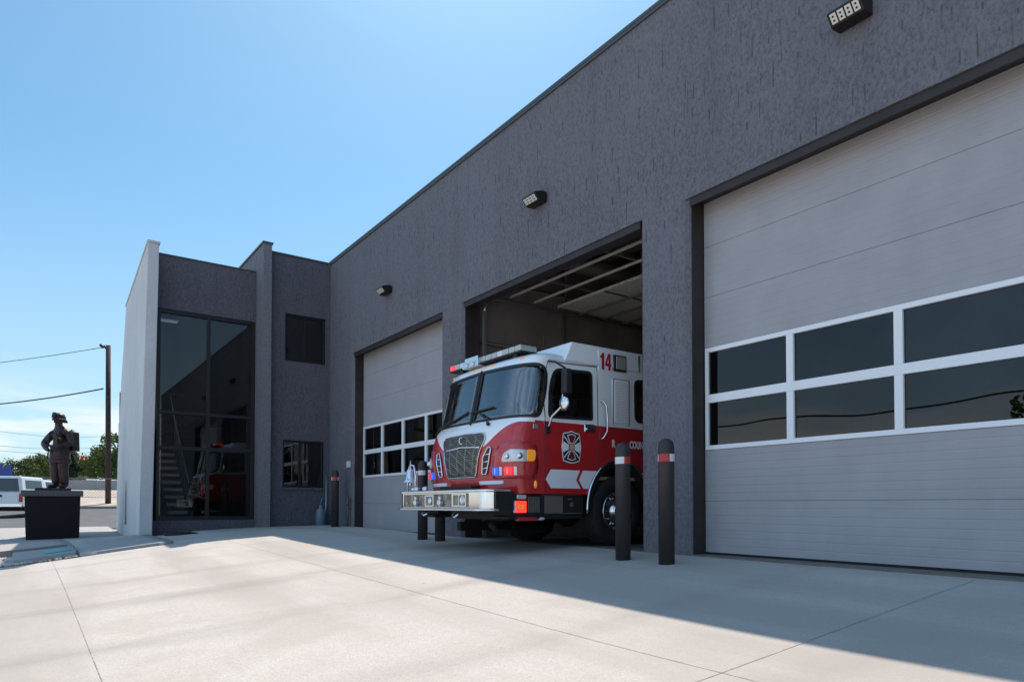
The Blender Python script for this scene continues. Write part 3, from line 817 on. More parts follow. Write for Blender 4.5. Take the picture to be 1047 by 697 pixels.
# window outlines: (s,z) for the front, (y,z) for the sides
WS_R = roundpoly([(.022, 1.845), (1.42, 1.835), (1.46, 2.2), (1.40, 2.61), (.022, 2.655)], [.03, .10, .3, .20, .05])
WS_L = [(-a, b) for a, b in WS_R]
DW = roundpoly([(5.98, 1.845), (6.83, 1.865), (6.83, 2.60), (6.10, 2.57), (6.0, 2.3)], [.09, .05, .10, .12, .3])
RW = roundpoly([(7.70, 1.90), (8.55, 1.90), (8.55, 2.58), (7.70, 2.58)], .12)
def arch(y, z, g=0): return ((y-7.37)/(.66+g))**2 + ((z-.55)/(.75+g))**2 < 1

# paint: white above a belt line that dips to the grille on the nose, red below
m = M['cabpaint'] = mat('cab_paint_red_white', (.5, .5, .5), .26, coat=.7); t = NT(m)
sx = t.n('ShaderNodeSeparateXYZ'); t.l(t.obj(), sx.inputs[0])
u = t.math('ABSOLUTE', sx.outputs[0])
mr = t.n('ShaderNodeMapRange'); mr.interpolation_type = 'SMOOTHSTEP'
for k, v in ((1, .45), (2, 1.16), (3, 1.44), (4, 1.775)): mr.inputs[k].default_value = v
t.l(u, mr.inputs[0])
line = mr.outputs[0]
front = t.math('LESS_THAN', sx.outputs[1], -1.62)
line = t.math('ADD', t.math('MULTIPLY', front, line), t.math('MULTIPLY', t.math('SUBTRACT', 1, front), 1.80))
white = t.math('GREATER_THAN', sx.outputs[2], line)
# thin pale pinstripe where the colours meet
c = t.mix(white, (.52, .022, .026), (.92, .92, .93))
t.l(c, t.b.inputs['Base Color'])
t.b.inputs['Roughness'].default_value = .26

ss = [0]
g = .03
srange = sorted(set([round(-(S_C+3.6)+i*g, 4) for i in range(int(2*(S_C+3.6)/g)+2)]))
zlev = [.78, .84, .90] + [round(.96+.03*i, 3) for i in range(54)] + [2.59, 2.62, 2.65, 2.68, 2.71, 2.74, 2.76, 2.78, 2.80]
cab = MB(); V = {}
yend = 9.25
for i, s in enumerate(srange):
    for j, z in enumerate(zlev):
        p = F(s, z)
        p.y = min(p.y, yend); V[i, j] = cab.bm.verts.new(p)
wsR_in, dw_in, rw_in = inset(dens(WS_R), .03), inset(dens(DW), .025), inset(dens(RW), .025)
for i in range(len(srange)-1):
    for j in range(len(zlev)-1):
        s, z = (srange[i]+srange[i+1])/2, (zlev[j]+zlev[j+1])/2
        p = Fp(s, z); y = min(p.y, yend)
        if Fp(srange[i], z).y >= yend and Fp(srange[i+1], z).y >= yend: continue
        if inpoly((abs(s), z), wsR_in): continue
        if abs(s) > S_C-.25 and (inpoly((y, z), dw_in) or inpoly((y, z), rw_in)): continue
        if abs(s) > S_C and arch(y, z, -.03): continue
        f = cab.bm.faces.new((V[i, j], V[i+1, j], V[i+1, j+1], V[i, j+1])); f.smooth = True
n_ = len(srange)
top = len(zlev)-1
for i in range(n_//2-1):
    a, b, c_, d = V[i, top], V[i+1, top], V[n_-2-i, top], V[n_-1-i, top]
    try: cab.bm.faces.new((a, b, c_, d))
    except Exception: pass
for v in [v for v in cab.bm.verts if not v.link_faces]: cab.bm.verts.remove(v)
CABO = cab.build('cab', M['cabpaint'], TR)

# glass
for nm, W_, mp in (('windshield', WS_R, F), ('windshield', WS_L, F), ('door_window', DW, Sd), ('door_window', DW, SdL), ('rear_window', RW, Sd), ('rear_window', RW, SdL)):
    dp = dens(W_)
    gl = patch(W_, mp, .006, .004, nm, M['bglass'] if nm == 'windshield' else M['sglass'], TR)
    wdt = .042 if nm == 'windshield' else .045
    ringpatch(dp, inset(dp, wdt), mp, .0095, .002, 'rubber_seal', M['black'], gl)
# divider strip and white notches
mb = MB(); mb.tube([F(0, z, .012) for z in np.linspace(1.82, 2.66, 14)], .016, 8); mb.build('windshield_divider', M['black'], TR)

# raised roof
rf = MB()
rf.hexa([(CX-1.215, 6.30, 2.70), (CX+1.215, 6.30, 2.70), (CX+1.215, 9.25, 2.70), (CX-1.215, 9.25, 2.70), (CX-1.19, 6.46, 3.0), (CX+1.19, 6.46, 3.0), (CX+1.19, 9.25, 3.0), (CX-1.19, 9.25, 3.0)])
rf.build('roof', M['white'], TR, .02, 3)
mb = MB()
for y in (7.82,): mb.box(CX+1.20, CX+1.226, y-.004, y+.004, 2.7, 2.96)
mb.cyl((CX+.35, 6.6, 3.0), (CX+.35, 6.6, 3.30), .006, seg=6); mb.cyl((CX+.8, 6.62, 3.0), (CX+.8, 6.62, 3.10), .01, seg=6)
mb.build('antenna', M['black'], TR)
mb = MB()
pts = [(5.93, 1.86), (5.90, 2.15), (5.93, 2.45), (6.0, 2.655), (6.5, 2.665), (6.93, 2.68)]
mb.tube([Sd(y, z, .003) for y, z in pts], .007, 6)
mb.tube([Sd(6.93, z, .001) for z in np.linspace(.80, 2.66, 8)], .006, 6)
mb.tube([Sd(5.93, z, .001) for z in np.linspace(.80, 1.86, 6)], .005, 6)
mb.build('door_seam', M['black'], TR)
mb = MB(); mb.tube([Sd(y, 2.69, .004) for y in np.linspace(5.9, 6.95, 8)], .008, 6); mb.build('drip_rail', M['white'], TR)

# louvred panel behind the door, number, side light
lv = MB(); x0 = CX+HW-.018
lv.box(x0-.002, x0+.026, 7.24, 7.57, 1.85, 2.53)
for k in range(16): 
    z = 1.88+k*.04; lv.hexa([(x0+.024, 7.27, z), (x0+.038, 7.27, z), (x0+.038, 7.54, z), (x0+.024, 7.54, z), (x0+.024, 7.27, z+.03), (x0+.027, 7.27, z+.03), (x0+.027, 7.54, z+.03), (x0+.024, 7.54, z+.03)])
lv.build('louvre', M['white'], TR)
lv = MB()
for a in ((7.235, 7.243, 1.84, 2.535), (7.567, 7.575, 1.84, 2.535), (7.235, 7.575, 2.53, 2.537)): lv.box(x0+.02, x0+.029, a[0], a[1], a[2], a[3])
lv.build('louvre_edge', M['black'], TR)
side = lambda y, z, off=.003: Matrix(((0, 0, 1, CX+HW-.018+off), (1, 0, 0, y), (0, 1, 0, z), (0, 0, 0, 1)))
pl = MB(); xs_ = CX+1.2; pl.box(xs_-.004, xs_+.0125, 6.965, 7.235, 2.63, 2.93); pl.build('number_plate', M['reflwhite'], TR, .003)
def glyphs(polys, y0, z0, h, w, x, name, m_, parent, th=.004):
    mb = MB()
    for poly in polys: mb.prism([(y0+a*w, z0+b*h) for a, b in poly], x, x+th, 'x')
    return mb.build(name, m_, parent)
one = [(.02, .78), (.14, .80), (.22, 1), (.42, 1), (.42, 0), (.19, 0), (.19, .72), (.02, .72)]
four = [(.72, 1), (1, 1), (1, .38), (1.08, .38), (1.08, .22), (1, .22), (1, 0), (.80, 0), (.80, .22), (.50, .22), (.50, .40)]
num = MB()
for poly in ([(.02, .80), (.02, .66), (.17, .70), (.17, 0), (.40, 0), (.40, 1), (.20, 1), (.14, .86)],
             [(.80, .24), (.80, 0), (1.0, 0), (1.0, .24), (1.06, .24), (1.06, .40), (1.0, .40), (1.0, 1), (.78, 1), (.50, .42), (.50, .24)]):
    num.prism([(6.99+a*.215, 2.655+b*.25) for a, b in poly], xs_+.0127, xs_+.0165, 'x')
num.build('number', M['decalred'], TR)
nh = MB(); nh.prism([(6.99+a*.215, 2.655+b*.25) for a, b in ((.66, .42), (.80, .42), (.80, .70))], xs_+.0167, xs_+.0175, 'x'); nh.build('number', M['reflwhite'], TR)
b = MB(); b.box(xs_-.01, xs_+.03, 7.27, 7.53, 2.66, 2.91); sl = b.build('side_light', M['black'], TR, .012)
b = MB(); b.box(xs_+.028, xs_+.04, 7.31, 7.51, 2.69, 2.885); b.build('lens', mat('side_lens', (.42, .42, .33), .15, .2, coat=1), sl, .01)

# door furniture
b = MB(); b.box(CX+HW-.004, CX+HW+.012, 6.66, 6.86, 1.69, 1.81); hd = b.build('door_handle', M['chrome'], TR, .008)
b = MB(); b.box(CX+HW+.012, CX+HW+.035, 6.68, 6.84, 1.72, 1.75); b.build('grip', M['alu'], hd, .006)
b = MB(); b.tube([(CX+HW-.01, 6.98, 2.16), (CX+HW+.05, 6.99, 2.17), (CX+HW+.075, 7.03, 2.10), (CX+HW+.08, 7.05, 1.9), (CX+HW+.075, 7.05, 1.72), (CX+HW+.05, 7.0, 1.62), (CX+HW-.01, 6.97, 1.60)], .013)
b.build('grab_rail', M['chrome'], TR)
b = MB(); b.box(CX+HW-.03, CX+HW+.008, 5.72, 5.80, 1.68, 1.75); b.build('badge', M['alu'], TR, .004)
b = MB(); b.ball((CX+HW+.0, 5.76, .91), .05, (.35, .55, 1.1)); b.build('marker_light', M['amber'], TR)

# maltese cross emblem on the door
em = MB(); ye, ze = 6.41, 1.455; x_ = CX+HW
def disc(poly, x, t, mi): em.prism([(ye+a, ze+b) for a, b in poly], x, x+t, 'x', mi)
sh = roundpoly([(-.155, -.20), (-.06, -.225), (0, -.235), (.06, -.225), (.155, -.20), (.185, 0), (.155, .20), (.06, .215), (0, .24), (-.06, .215), (-.155, .20), (-.185, 0)], .02, 3)
disc(sh, x_+.002, .003, 0); disc([(a*.93, b*.93) for a, b in sh], x_+.0052, .002, 1)
for k in range(4):
    a = k*math.pi/2
    arm = [(-.035, .05), (-.095, .17), (0, .195), (.095, .17), (.035, .05)]
    sc_ = .84 if k % 2 else 1.0
    for ss_, mi, xx in ((1.0, 0, .0074), (.80, 2 if k in (0, 2) else 0, .0098)):
        cpt = (0, .125)
        q = [((p[0]-cpt[0])*ss_+cpt[0], (p[1]-cpt[1])*ss_+cpt[1]) for p in arm]
        disc([((p[0]*math.cos(a)-p[1]*math.sin(a))*.9, (p[0]*math.sin(a)+p[1]*math.cos(a))*sc_) for p in q], x_+xx, .002, mi)
for k in range(4):
    a = math.pi/4+k*math.pi/2
    disc([(math.cos(a)*r_-math.sin(a)*w_, math.sin(a)*r_*1.1+math.cos(a)*w_) for r_, w_ in ((.06, -.006), (.20, -.009), (.20, .009), (.06, .006))], x_+.0074, .002, 0)
circ = [(math.cos(2*math.pi*k/20), math.sin(2*math.pi*k/20)) for k in range(20)]
disc([(a*.058, b*.058) for a, b in circ], x_+.0122, .002, 2); disc([(a*.044, b*.05) for a, b in circ], x_+.0144, .002, 3)
em.build('emblem', [M['reflwhite'], mat('decal_black', (.015, .013, .018), .4), mat('decal_maroon', (.20, .02, .03), .4), mat('decal_gold', (.62, .42, .28), .4)], TR)

# white chevron band
def sidepoly(poly, off, name, m_): return patch(poly, Sd, off, off-.003, name, m_, TR, rings=3)
ar = []
z_a, z_b = .862, 1.125; yt = 7.37
def yarch(z, g=0): return 7.37 - (.66+g)*math.sqrt(max(0, 1-((z-.55)/(.75+g))**2))
mb = MB()
def strip_poly(poly, off, mi=0): mb.face([Sd(y, z, off) for y, z in poly], mi)
zm_ = .985
strip_poly([(5.935, zm_), (6.03, z_b), (6.575, z_b), (6.50, zm_), (6.585, z_a), (6.03, z_a)], .004)
strip_poly([(6.625, z_b)] + [(yarch(z, .03), z) for z in np.linspace(z_b, z_a, 7)] + [(6.635, z_a), (6.55, zm_)], .004)
strip_poly([(14.74-yarch(z, .03), z) for z in np.linspace(z_a, z_b, 7)] + [(9.1, z_b), (9.1, z_a)], .004)
mb.build('reflective_stripe', M['reflwhite'], TR)
# lettering above the wheel, cut by pillar and bollard in the picture
text_mesh('COUNTY', .15, 'lettering', M['reflwhite'], TR, Matrix(((0, 0, 1, CX+HW+.003), (1, 0, 0, 7.585), (0, 1, 0, 1.50), (0, 0, 0, 1))), .0015, .007, .66)
text_mesh('R', .15, 'lettering', M['reflwhite'], TR, Matrix(((0, 0, 1, CX+HW+.003), (1, 0, 0, 7.215), (0, 1, 0, 1.50), (0, 0, 0, 1))), .0015, .007, .66)

# fender lip and wheel house
mb = MB(); pts = [(yarch(z), z) for z in np.linspace(.50, 1.27, 16)] 
ang = np.linspace(math.pi*1.02, -math.pi*.02, 40)
lip = [(7.37+.665*math.cos(a), .55+.755*math.sin(a)) for a in ang]
mb.tube([(CX+HW+.012, y, z) for y, z in lip], .019, 8); mb.build('fender_trim', M['chrome'], TR)
po = [(7.37+.66*math.cos(a), .55+.75*math.sin(a)) for a in ang]; pi_ = [(7.37+.58*math.cos(a), .55+.67*math.sin(a)) for a in ang]
mb = MB()
for (a, b), (c_, d) in zip(zip(po[:-1], po[1:]), zip(pi_[:-1], pi_[1:])):
    mb.face([(CX+HW+.004, *a), (CX+HW+.004, *b), (CX+HW+.004, *d), (CX+HW+.004, *c_)])
    mb.face([(CX-HW-.004, *a), (CX-HW-.004, *b), (CX-HW-.004, *d), (CX-HW-.004, *c_)])
for (a, b) in zip(pi_[:-1], pi_[1:]):
    mb.face([(CX+HW+.004, *a), (CX+HW+.004, *b), (CX+.75, *b), (CX+.75, *a)]); mb.face([(CX-HW-.004, *a), (CX-HW-.004, *b), (CX-.75, *b), (CX-.75, *a)])
mb.box(CX-.75, CX+.75, 6.78, 7.95, .45, 1.2)
mb.build('wheel_house', M['under'], TR)

# wheels
def wheel(x, y, sgn, dual=False):
    e = MB(); zc = .53
    prof = [(-.16, .30), (-.165, .40), (-.16, .49), (-.13, .525), (.0, .53), (.13, .525), (.16, .49), (.165, .40), (.155, .315), (.13, .30)]
    e.lathe((x-sgn*.165, y, zc), (sgn, 0, 0), prof, 44, caps=False)
    for k in range(30):   # tread lugs
        a = 2*math.pi*k/30
        for q in (-.1, .1):
            M_ = Matrix.Translation((x-sgn*.165+q, y, zc)) @ Matrix.Rotation(a + (.1 if q > 0 else 0), 4, 'X') @ Matrix.Translation((0, 0, .528))
            bmesh.ops.create_cube(e.bm, size=1, matrix=M_ @ Matrix.Diagonal((.075, .05, .014, 1)))
    w = e.build('wheel', M['blackrub'], TR)
    r_ = MB()
    r_.lathe((x-sgn*.165, y, zc), (sgn, 0, 0), [(-.1, .29), (.128, .305), (.15, .30), (.152, .28), (.10, .262), (.075, .24), (.085, .19), (.105, .15), (.115, .11), (.17, .105), (.185, .09), (.19, .001)], 36, caps=False)
    for k in range(10):
        a = 2*math.pi*k/10; r_.cyl((x-sgn*.165+sgn*.085, y+.20*math.cos(a), zc+.20*math.sin(a)), (x-sgn*.165+sgn*.125, y+.20*math.cos(a), zc+.20*math.sin(a)), .014, seg=8)
    r_.build('rim', M['alu'], w)
    h_ = MB()
    for k in range(10):
        a = 2*math.pi*(k+.5)/10; h_.cyl((x-sgn*.165+sgn*.079, y+.225*math.cos(a), zc+.225*math.sin(a)), (x-sgn*.165+sgn*.084, y+.225*math.cos(a), zc+.225*math.sin(a)), .022, seg=10)
    h_.build('hand_hole', M['black'], w)
for sg in (1, -1):
    wheel(CX+sg*1.205, 7.37, sg); wheel(CX+sg*1.2, 12.6, sg)

# lower side: step box with lights, chassis
b = MB()
for sg in (1, -1):
    xa, xb = CX+sg*.8, CX+sg*1.185
    b.box(xa, xb, 5.37, 6.68, .47, .775); b.box(xa, xb+sg*.02, 5.3, 6.66, .43, .47)
b.build('step_box', M['under'], TR, .01)
b = MB(); x_ = CX+1.185
for k in range(7): b.box(x_, x_+.012, 5.66+k*.03, 5.675+k*.03, .52, .74)
b.box(x_, x_+.01, 5.95, 6.28, .505, .755); b.box(x_, x_+.012, 6.30, 6.62, .50, .51); b.box(x_, x_+.012, 5.9, 6.65, .765, .772); b.box(x_, x_+.02, 6.42, 6.47, .60, .66); b.box(x_, x_+.02, 6.38, 6.45, .70, .72)
b.build('step_trim', M['steeldark'], TR)
b = MB(); b.box(CX-.45, CX+.8, 5.4, 6.75, .42, .78); b.box(CX-.45, CX+.45, 5.2, 15, .62, .9); b.cyl((CX-1.0, 7.37, .53), (CX+1.0, 7.37, .53), .10); b.ball((CX, 7.37, .5), .24); b.cyl((CX-1.0, 12.6, .53), (CX+1.0, 12.6, .53), .12)
b.box(CX-.6, CX-.5, 5.6, 6.6, .22, .36); b.tube([(CX+.5, 5.5, .36), (CX+.5, 5.6, .25), (CX+.5, 6.6, .25)], .05)
b.build('chassis', M['under'], TR)
b = MB(); b.box(x_, x_+.03, 5.44, 5.62, .52, .68); lt = b.build('side_warning_light', M['redglow'], TR, .012)
b = MB(); b.box(x_, x_+.02, 5.41, 5.435, .52, .68); b.build('bezel', M['reflwhite'], lt)
b = MB(); b.ball((x_+.03, 5.50, .60), .03, (.3, 1, 1), 10, 6); b.build('lamp_core', M['amber'], lt)
b = MB(); b.ball((x_+.03, 5.565, .60), .03, (.3, 1, 1), 10, 6); b.build('lamp_core', M['amber'], lt)
b = MB(); b.box(x_, x_+.03, 5.46, 5.62, .705, .765); b.build('scene_light', M['lensclear'], TR, .015)
b = MB(); b.box(x_-.05, x_+.03, 5.48, 5.80, .405, .455); b.build('mud_flap_bracket', M['redp'], TR, .01)
b = MB(); b.ball((x_-.02, 5.9, .435), .055, (1, 1.3, .55)); b.build('ground_light', M['lensclear'], TR)

# nose: grille
GW = lambda z: float(np.interp(z, [1.05, 1.68], [.43, .575]))
gp = roundpoly([(-.40, 1.03), (.40, 1.03), (.50, 1.40), (.60, 1.58), (.53, 1.655), (0, 1.675), (-.53, 1.655), (-.60, 1.58), (-.50, 1.40)], .04, 3)
gr = patch(gp, F, .012, -.01, 'grille', M['black'], TR)
mb = MB()
for k in range(27):
    z = 1.05+k*.0232; 
    w = float(np.interp(z, [1.04, 1.42, 1.6, 1.69], [.40, .49, .585, .50]))
    nseg = 26; P = []
    for i in range(nseg+1):
        s_ = -w+2*w*i/nseg
        P.append(F(s_, min(1.66, z+.008*math.sin(s_*24+k*1.1)+.004*math.sin(s_*53+k*2)), .022))
    mb.tube(P, .0042, 5)
for s_ in (-.3, -.1, .1, .3): mb.tube([F(s_*(1+.25*(z-1.05)/.6), z, .016) for z in np.linspace(1.05, 1.64, 8)], .004, 5)
mb.build('grille_bar', mat('grille_steel', (.55, .52, .46), .22, 1.0), gr)
mb = MB(); dp = dens(gp); mb.tube([F(*p, .016) for p in dp+[dp[0]]], .008, 6)
mb.tube([F(s_, 1.445+.03*(1-abs(s_)/.5), .03) for s_ in np.linspace(-.5, .5, 14)], .013, 6)
mb.build('grille_surround', M['chrome'], gr)
mb = MB(); a0 = F(0, 1.575, .04)
mb.tube([a0+Vector((.045*math.cos(a), -.004, .05*math.sin(a))) for a in np.linspace(R(50), R(310), 16)], .009, 6); mb.build('grille_badge', M['chrome'], gr)
# curved chrome vents beside the grille
for sg in (1, -1):
    vp = roundpoly([(sg*.565, 1.06), (sg*.60, 1.30), (sg*.70, 1.445), (sg*.765, 1.42), (sg*.74, 1.25), (sg*.665, 1.06)], .03, 4)
    v = patch(vp, F, .016, -.01, 'vent', M['black'], TR)
    dp = dens(vp); mb = MB(); mb.tube([F(*p, .02) for p in dp+[dp[0]]], .011, 6)
    for zz, a, b_ in ((1.14, .578, .70), (1.23, .59, .735), (1.33, .625, .755)): mb.tube([F(sg*a, zz, .02), F(sg*b_, zz+.01, .02)], .009, 6)
    mb.build('vent_frame', M['chrome'], v)
    # raised red housing that carries the lamps
    hp = roundpoly([(sg*.80, .985), (sg*.80, 1.20), (sg*.90, 1.46), (sg*1.06, 1.51), (sg*1.50, 1.47), (sg*1.56, 1.2), (sg*1.50, .99)], [.05, .08, .12, .1, .06, .1, .06], 5)
    patch(hp, F, .016, -.004, 'lamp_housing', M['redp'], TR)
    hl = patch(roundpoly([(sg*.99, 1.215), (sg*1.03, 1.33), (sg*1.12, 1.385), (sg*1.36, 1.38), (sg*1.36, 1.215)], .03, 4), F, .034, .008, 'headlight', M['lensclear'], TR)
    patch(roundpoly([(sg*1.345, 1.22), (sg*1.345, 1.385), (sg*1.475, 1.385), (sg*1.50, 1.31), (sg*1.47, 1.225)], .03, 4), F, .036, .008, 'turn_signal', M['amber'], hl)
    mb = MB(); mb.ball(F(sg*1.09, 1.29, .03), .045, seg=12); mb.ball(F(sg*1.25, 1.295, .03), .05, seg=12); mb.build('reflector', M['chrome'], hl)
    for a, b_, ml_ in ((.835, .945, 'bluelens'), (1.045, 1.165, 'redlens')):
        q = patch(roundpoly([(sg*a, 1.035), (sg*b_, 1.035), (sg*b_, 1.145), (sg*a, 1.145)], .018, 3), F, .05, .012, 'warning_light', M[ml_], TR)
        patch([(sg*(b_+.012), 1.03), (sg*(b_+.05), 1.03), (sg*(b_+.05), 1.15), (sg*(b_+.012), 1.15)], F, .035, .012, 'bezel', M['reflwhite'], q)
        patch([(sg*(a+.045), 1.055), (sg*(a+.06), 1.055), (sg*(a+.06), 1.125), (sg*(a+.045), 1.125)], F, .054, .046, 'lamp_core', M['reflwhite'], q)
    patch([(sg*.46, .915), (sg*.99, .915), (sg*.99, .965), (sg*.46, .965)], F, .012, -.004, 'nose_reflector', M['reflwhite'], TR)
# wipers
mb = MB(); mb.tube([F(-1.12, 1.75, .03), F(-.95, 1.84, .05), F(-.55, 1.93, .05)], .013, 6); mb.tube([F(-.82, 1.865, .035), F(-.12, 2.03, .03)], .014, 6); mb.build('wiper', M['black'], TR)
mb = MB(); mb.tube([F(.56, 1.77, .03), F(.47, 1.83, .05), F(.22, 1.98, .045)], .013, 6); mb.tube([F(-.03, 2.005, .03), F(.56, 2.03, .03)], .013, 6); mb.ball(F(.56, 1.775, .025), .03); mb.build('wiper', M['black'], TR)
# clearance lights
for s_ in (-1.08, -.25, 0, .25, .95):
    mb = MB(); p = F(s_, 2.715, .0); mb.ball(p, .028, (1.3, .8, .8), 10, 6); mb.build('clearance_light', M['amber'], TR)
# light bar on the low front roof
LB = MB(); yb = 5.94
LB.box(CX-1.16, CX+.84, yb-.16, yb+.16, 2.83, 2.85); LB.box(CX-.9, CX-.8, yb-.12, yb+.12, 2.78, 2.83); LB.box(CX+.6, CX+.7, yb-.12, yb+.12, 2.78, 2.83)
lb = LB.build('light_bar', M['black'], TR, .004)
for k in range(13):
    xa = CX-1.16+k*.1538
    if 5 <= k <= 5: continue
    mm = M['redlens'] if k == 0 else (M['lensgrey'] if k not in (2, 9) else M['lensclear'])
    mb = MB(); mb.box(xa+.003, xa+.150, yb-.15, yb+.15, 2.851, 2.94); mb.build('light_bar_lens', mm, lb, .016)
mb = MB(); mb.box(CX-.62, CX-.16, yb-.24, yb-.04, 2.79, 2.87); mb.box(CX-.58, CX-.20, yb-.22, yb+.1, 2.87, 2.955); mb.cyl((CX-.48, yb-.27, 2.83), (CX-.48, yb-.24, 2.83), .045); mb.cyl((CX-.30, yb-.27, 2.83), (CX-.30, yb-.24, 2.83), .045)
mb.build('preemption_emitter', M['alu'], lb, .008)

# mirrors
for sg in (1, -1):
    xm = CX+sg*1.56
    mb = MB(); mb.hexa([(xm-sg*.07, 5.99, 2.14), (xm+sg*.07, 5.97, 2.14), (xm+sg*.07, 6.10, 2.14), (xm-sg*.07, 6.11, 2.14), (xm-sg*.07, 6.0, 2.49), (xm+sg*.07, 5.98, 2.49), (xm+sg*.07, 6.09, 2.49), (xm-sg*.07, 6.10, 2.49)])
    mo = mb.build('mirror', M['black'], TR, .025, 3)
    mb = MB(); mb.tube([(CX+sg*1.22, 5.97, 1.70), (CX+sg*1.27, 5.97, 1.74), (CX+sg*1.34, 5.97, 1.86), (CX+sg*1.50, 6.0, 1.97), (CX+sg*1.54, 6.0, 2.14)], .017); mb.build('mirror_arm', M['chrome'], mo)
    mb = MB(); mb.box(CX+sg*1.21, CX+sg*1.25, 5.93, 6.01, 1.62, 1.78); mb.build('mirror_bracket', M['black'], mo, .008)
    mb = MB(); mb.ball((xm-sg*.02, 6.02, 2.02), .10, (1, .5, 1.05)); mb.build('convex_mirror', M['chrome'], mo)
    mb = MB(); mb.tube([(xm, 6.02, 2.5), (CX+sg*1.35, 6.02, 2.62), (CX+sg*1.19, 6.02, 2.66)], .016); mb.build('mirror_arm', M['black'], mo)

# bumper
def bplan(w, y0, r, yb_=5.30):
    return [(CX-w, yb_)] + [(CX-w+r-r*math.cos(a), y0+r-r*math.sin(a)) for a in np.linspace(0, math.pi/2, 9)] + [(CX+w-r+r*math.sin(a), y0+r-r*math.cos(a)) for a in np.linspace(0, math.pi/2, 9)] + [(CX+w, yb_)]
bp = MB(); bp.prism(bplan(1.27, 4.90, .17, 5.08), .575, .80); BU = bp.build('bumper', M['chrome'], TR, .004)
bp = MB(); bp.prism(bplan(1.29, 4.875, .19, 5.30), .802, .832); bp.build('bumper_deck', M['alu'], BU, .006)
bp = MB(); bp.prism(bplan(1.30, 4.83, .24, 5.10), .545, .573); bp.build('bumper_lip', M['alu'], BU, .006)
bp = MB(); bp.prism([(CX+.9, 5.082), (CX+1.272, 5.082), (CX+1.272, 5.36), (CX+.9, 5.36)], .55, .80); bp.prism([(CX-1.272, 5.082), (CX-.9, 5.082), (CX-.9, 5.36), (CX-1.272, 5.36)], .55, .80); bp.build('bumper_end', M['under'], BU)
yb0 = 4.90
bp = MB(); bp.box(CX-1.06, CX+.40, yb0-.006, yb0+.02, .595, .785); bp.box(CX+.44, CX+.86, yb0-.006, yb0+.02, .595, .785); bp.build('bumper_recess', mat_noisy('recess_dark_reflection', (.22, .21, .20), .22, 7, .7, .3, 18, .02, metal=1.0), BU)  # recess panels, their dark patchy tone standing in for reflections in the chrome
for u_ in (-.60, .14):
    bp = MB(); bp.lathe((CX+u_, yb0-.007, .66), (0, -1, 0), [(0, .05), (.05, .05), (.06, .03)], 14); bp.box(CX+u_-.025, CX+u_+.025, yb0-.05, yb0-.007, .60, .75); bp.build('tow_eye', M['alu'], BU, .005)
bp = MB()
for a, b_, c_, d in ((-.34, -.31, .60, .77), (-.10, -.07, .60, .77), (-.31, -.10, .60, .62), (-.31, -.10, .75, .77)): bp.box(CX+a, CX+b_, yb0-.022, yb0-.004, c_, d)
bp.ball((CX-.2, yb0-.01, .685), .055, (1, .5, 1)); bp.build('fog_light', M['alu'], BU)
bp = MB()
for a, b_, c_, d in ((.46, .49, .60, .78), (.80, .83, .60, .78), (.49, .80, .60, .62), (.49, .80, .76, .78), (.63, .65, .62, .76)): bp.box(CX+a, CX+b_, yb0-.022, yb0-.004, c_, d)
bp.lathe((CX+.725, yb0-.004, .69), (0, -1, 0), [(0, .062), (.02, .062), (.02, .045), (.004, .04), (.008, .02), (.02, .001)], 20, caps=False); bp.build('siren_speaker', M['alu'], BU)
for k in range(3):
    pass
bp = MB(); bp.tube([(CX-.5, 4.98, .54), (CX-.5, 4.92, .49), (CX-.4, 4.9, .47), (CX-.33, 4.92, .50)], .015); bp.tube([(CX+.4, 4.98, .54), (CX+.4, 4.92, .47), (CX+.5, 4.9, .45), (CX+.56, 4.92, .5)], .015); bp.build('tow_hook', M['chrome'], BU)
bp = MB()
for x_o in (-.92, -.82, -.55): bp.ball((CX+x_o, 5.0, .87), .05, (1.2, 1, .8))
bp.build('deck_fitting', M['alu'], BU)
# bell
bp = MB(); xb, yb1 = CX-1.04, 5.0
bp.lathe((xb, yb1, .99), (0, 0, 1), [(-.005, .115), (.0, .118), (.02, .105), (.06, .082), (.12, .068), (.18, .062), (.205, .045), (.215, .02), (.22, .001)], 26, caps=False); bl_ = bp.build('bell', M['brass'], TR)
bp = MB(); bp.tube([(xb-.13, yb1+.02, .832), (xb-.13, yb1+.02, 1.1), (xb-.08, yb1+.02, 1.24), (xb, yb1, 1.26), (xb+.08, yb1+.02, 1.24), (xb+.13, yb1+.02, 1.1), (xb+.13, yb1+.02, .832)], .014); bp.cyl((xb, yb1, 1.205), (xb, yb1, 1.33), .012, .006); bp.cyl((xb, yb1, 1.0), (xb, yb1, .93), .012, .022); bp.build('bell_stand', M['chrome'], bl_)
# box body behind the cab (in the dark bay)
b = MB(); b.box(CX-1.22, CX+1.22, 9.35, 14.9, .85, 1.8); b.build('body_lower', M['redp'], TR, .02)
b = MB(); b.box(CX-1.22, CX+1.22, 9.35, 14.9, 1.802, 2.95); b.build('body_upper', M['white'], TR, .02)
b = MB()
for k in range(4): b.box(CX+1.222, CX+1.232, 9.5+k*1.35, 10.75+k*1.35, 1.0 if k != 2 else 1.35, 2.7)
b.build('shutter_door', M['alu'], TR)
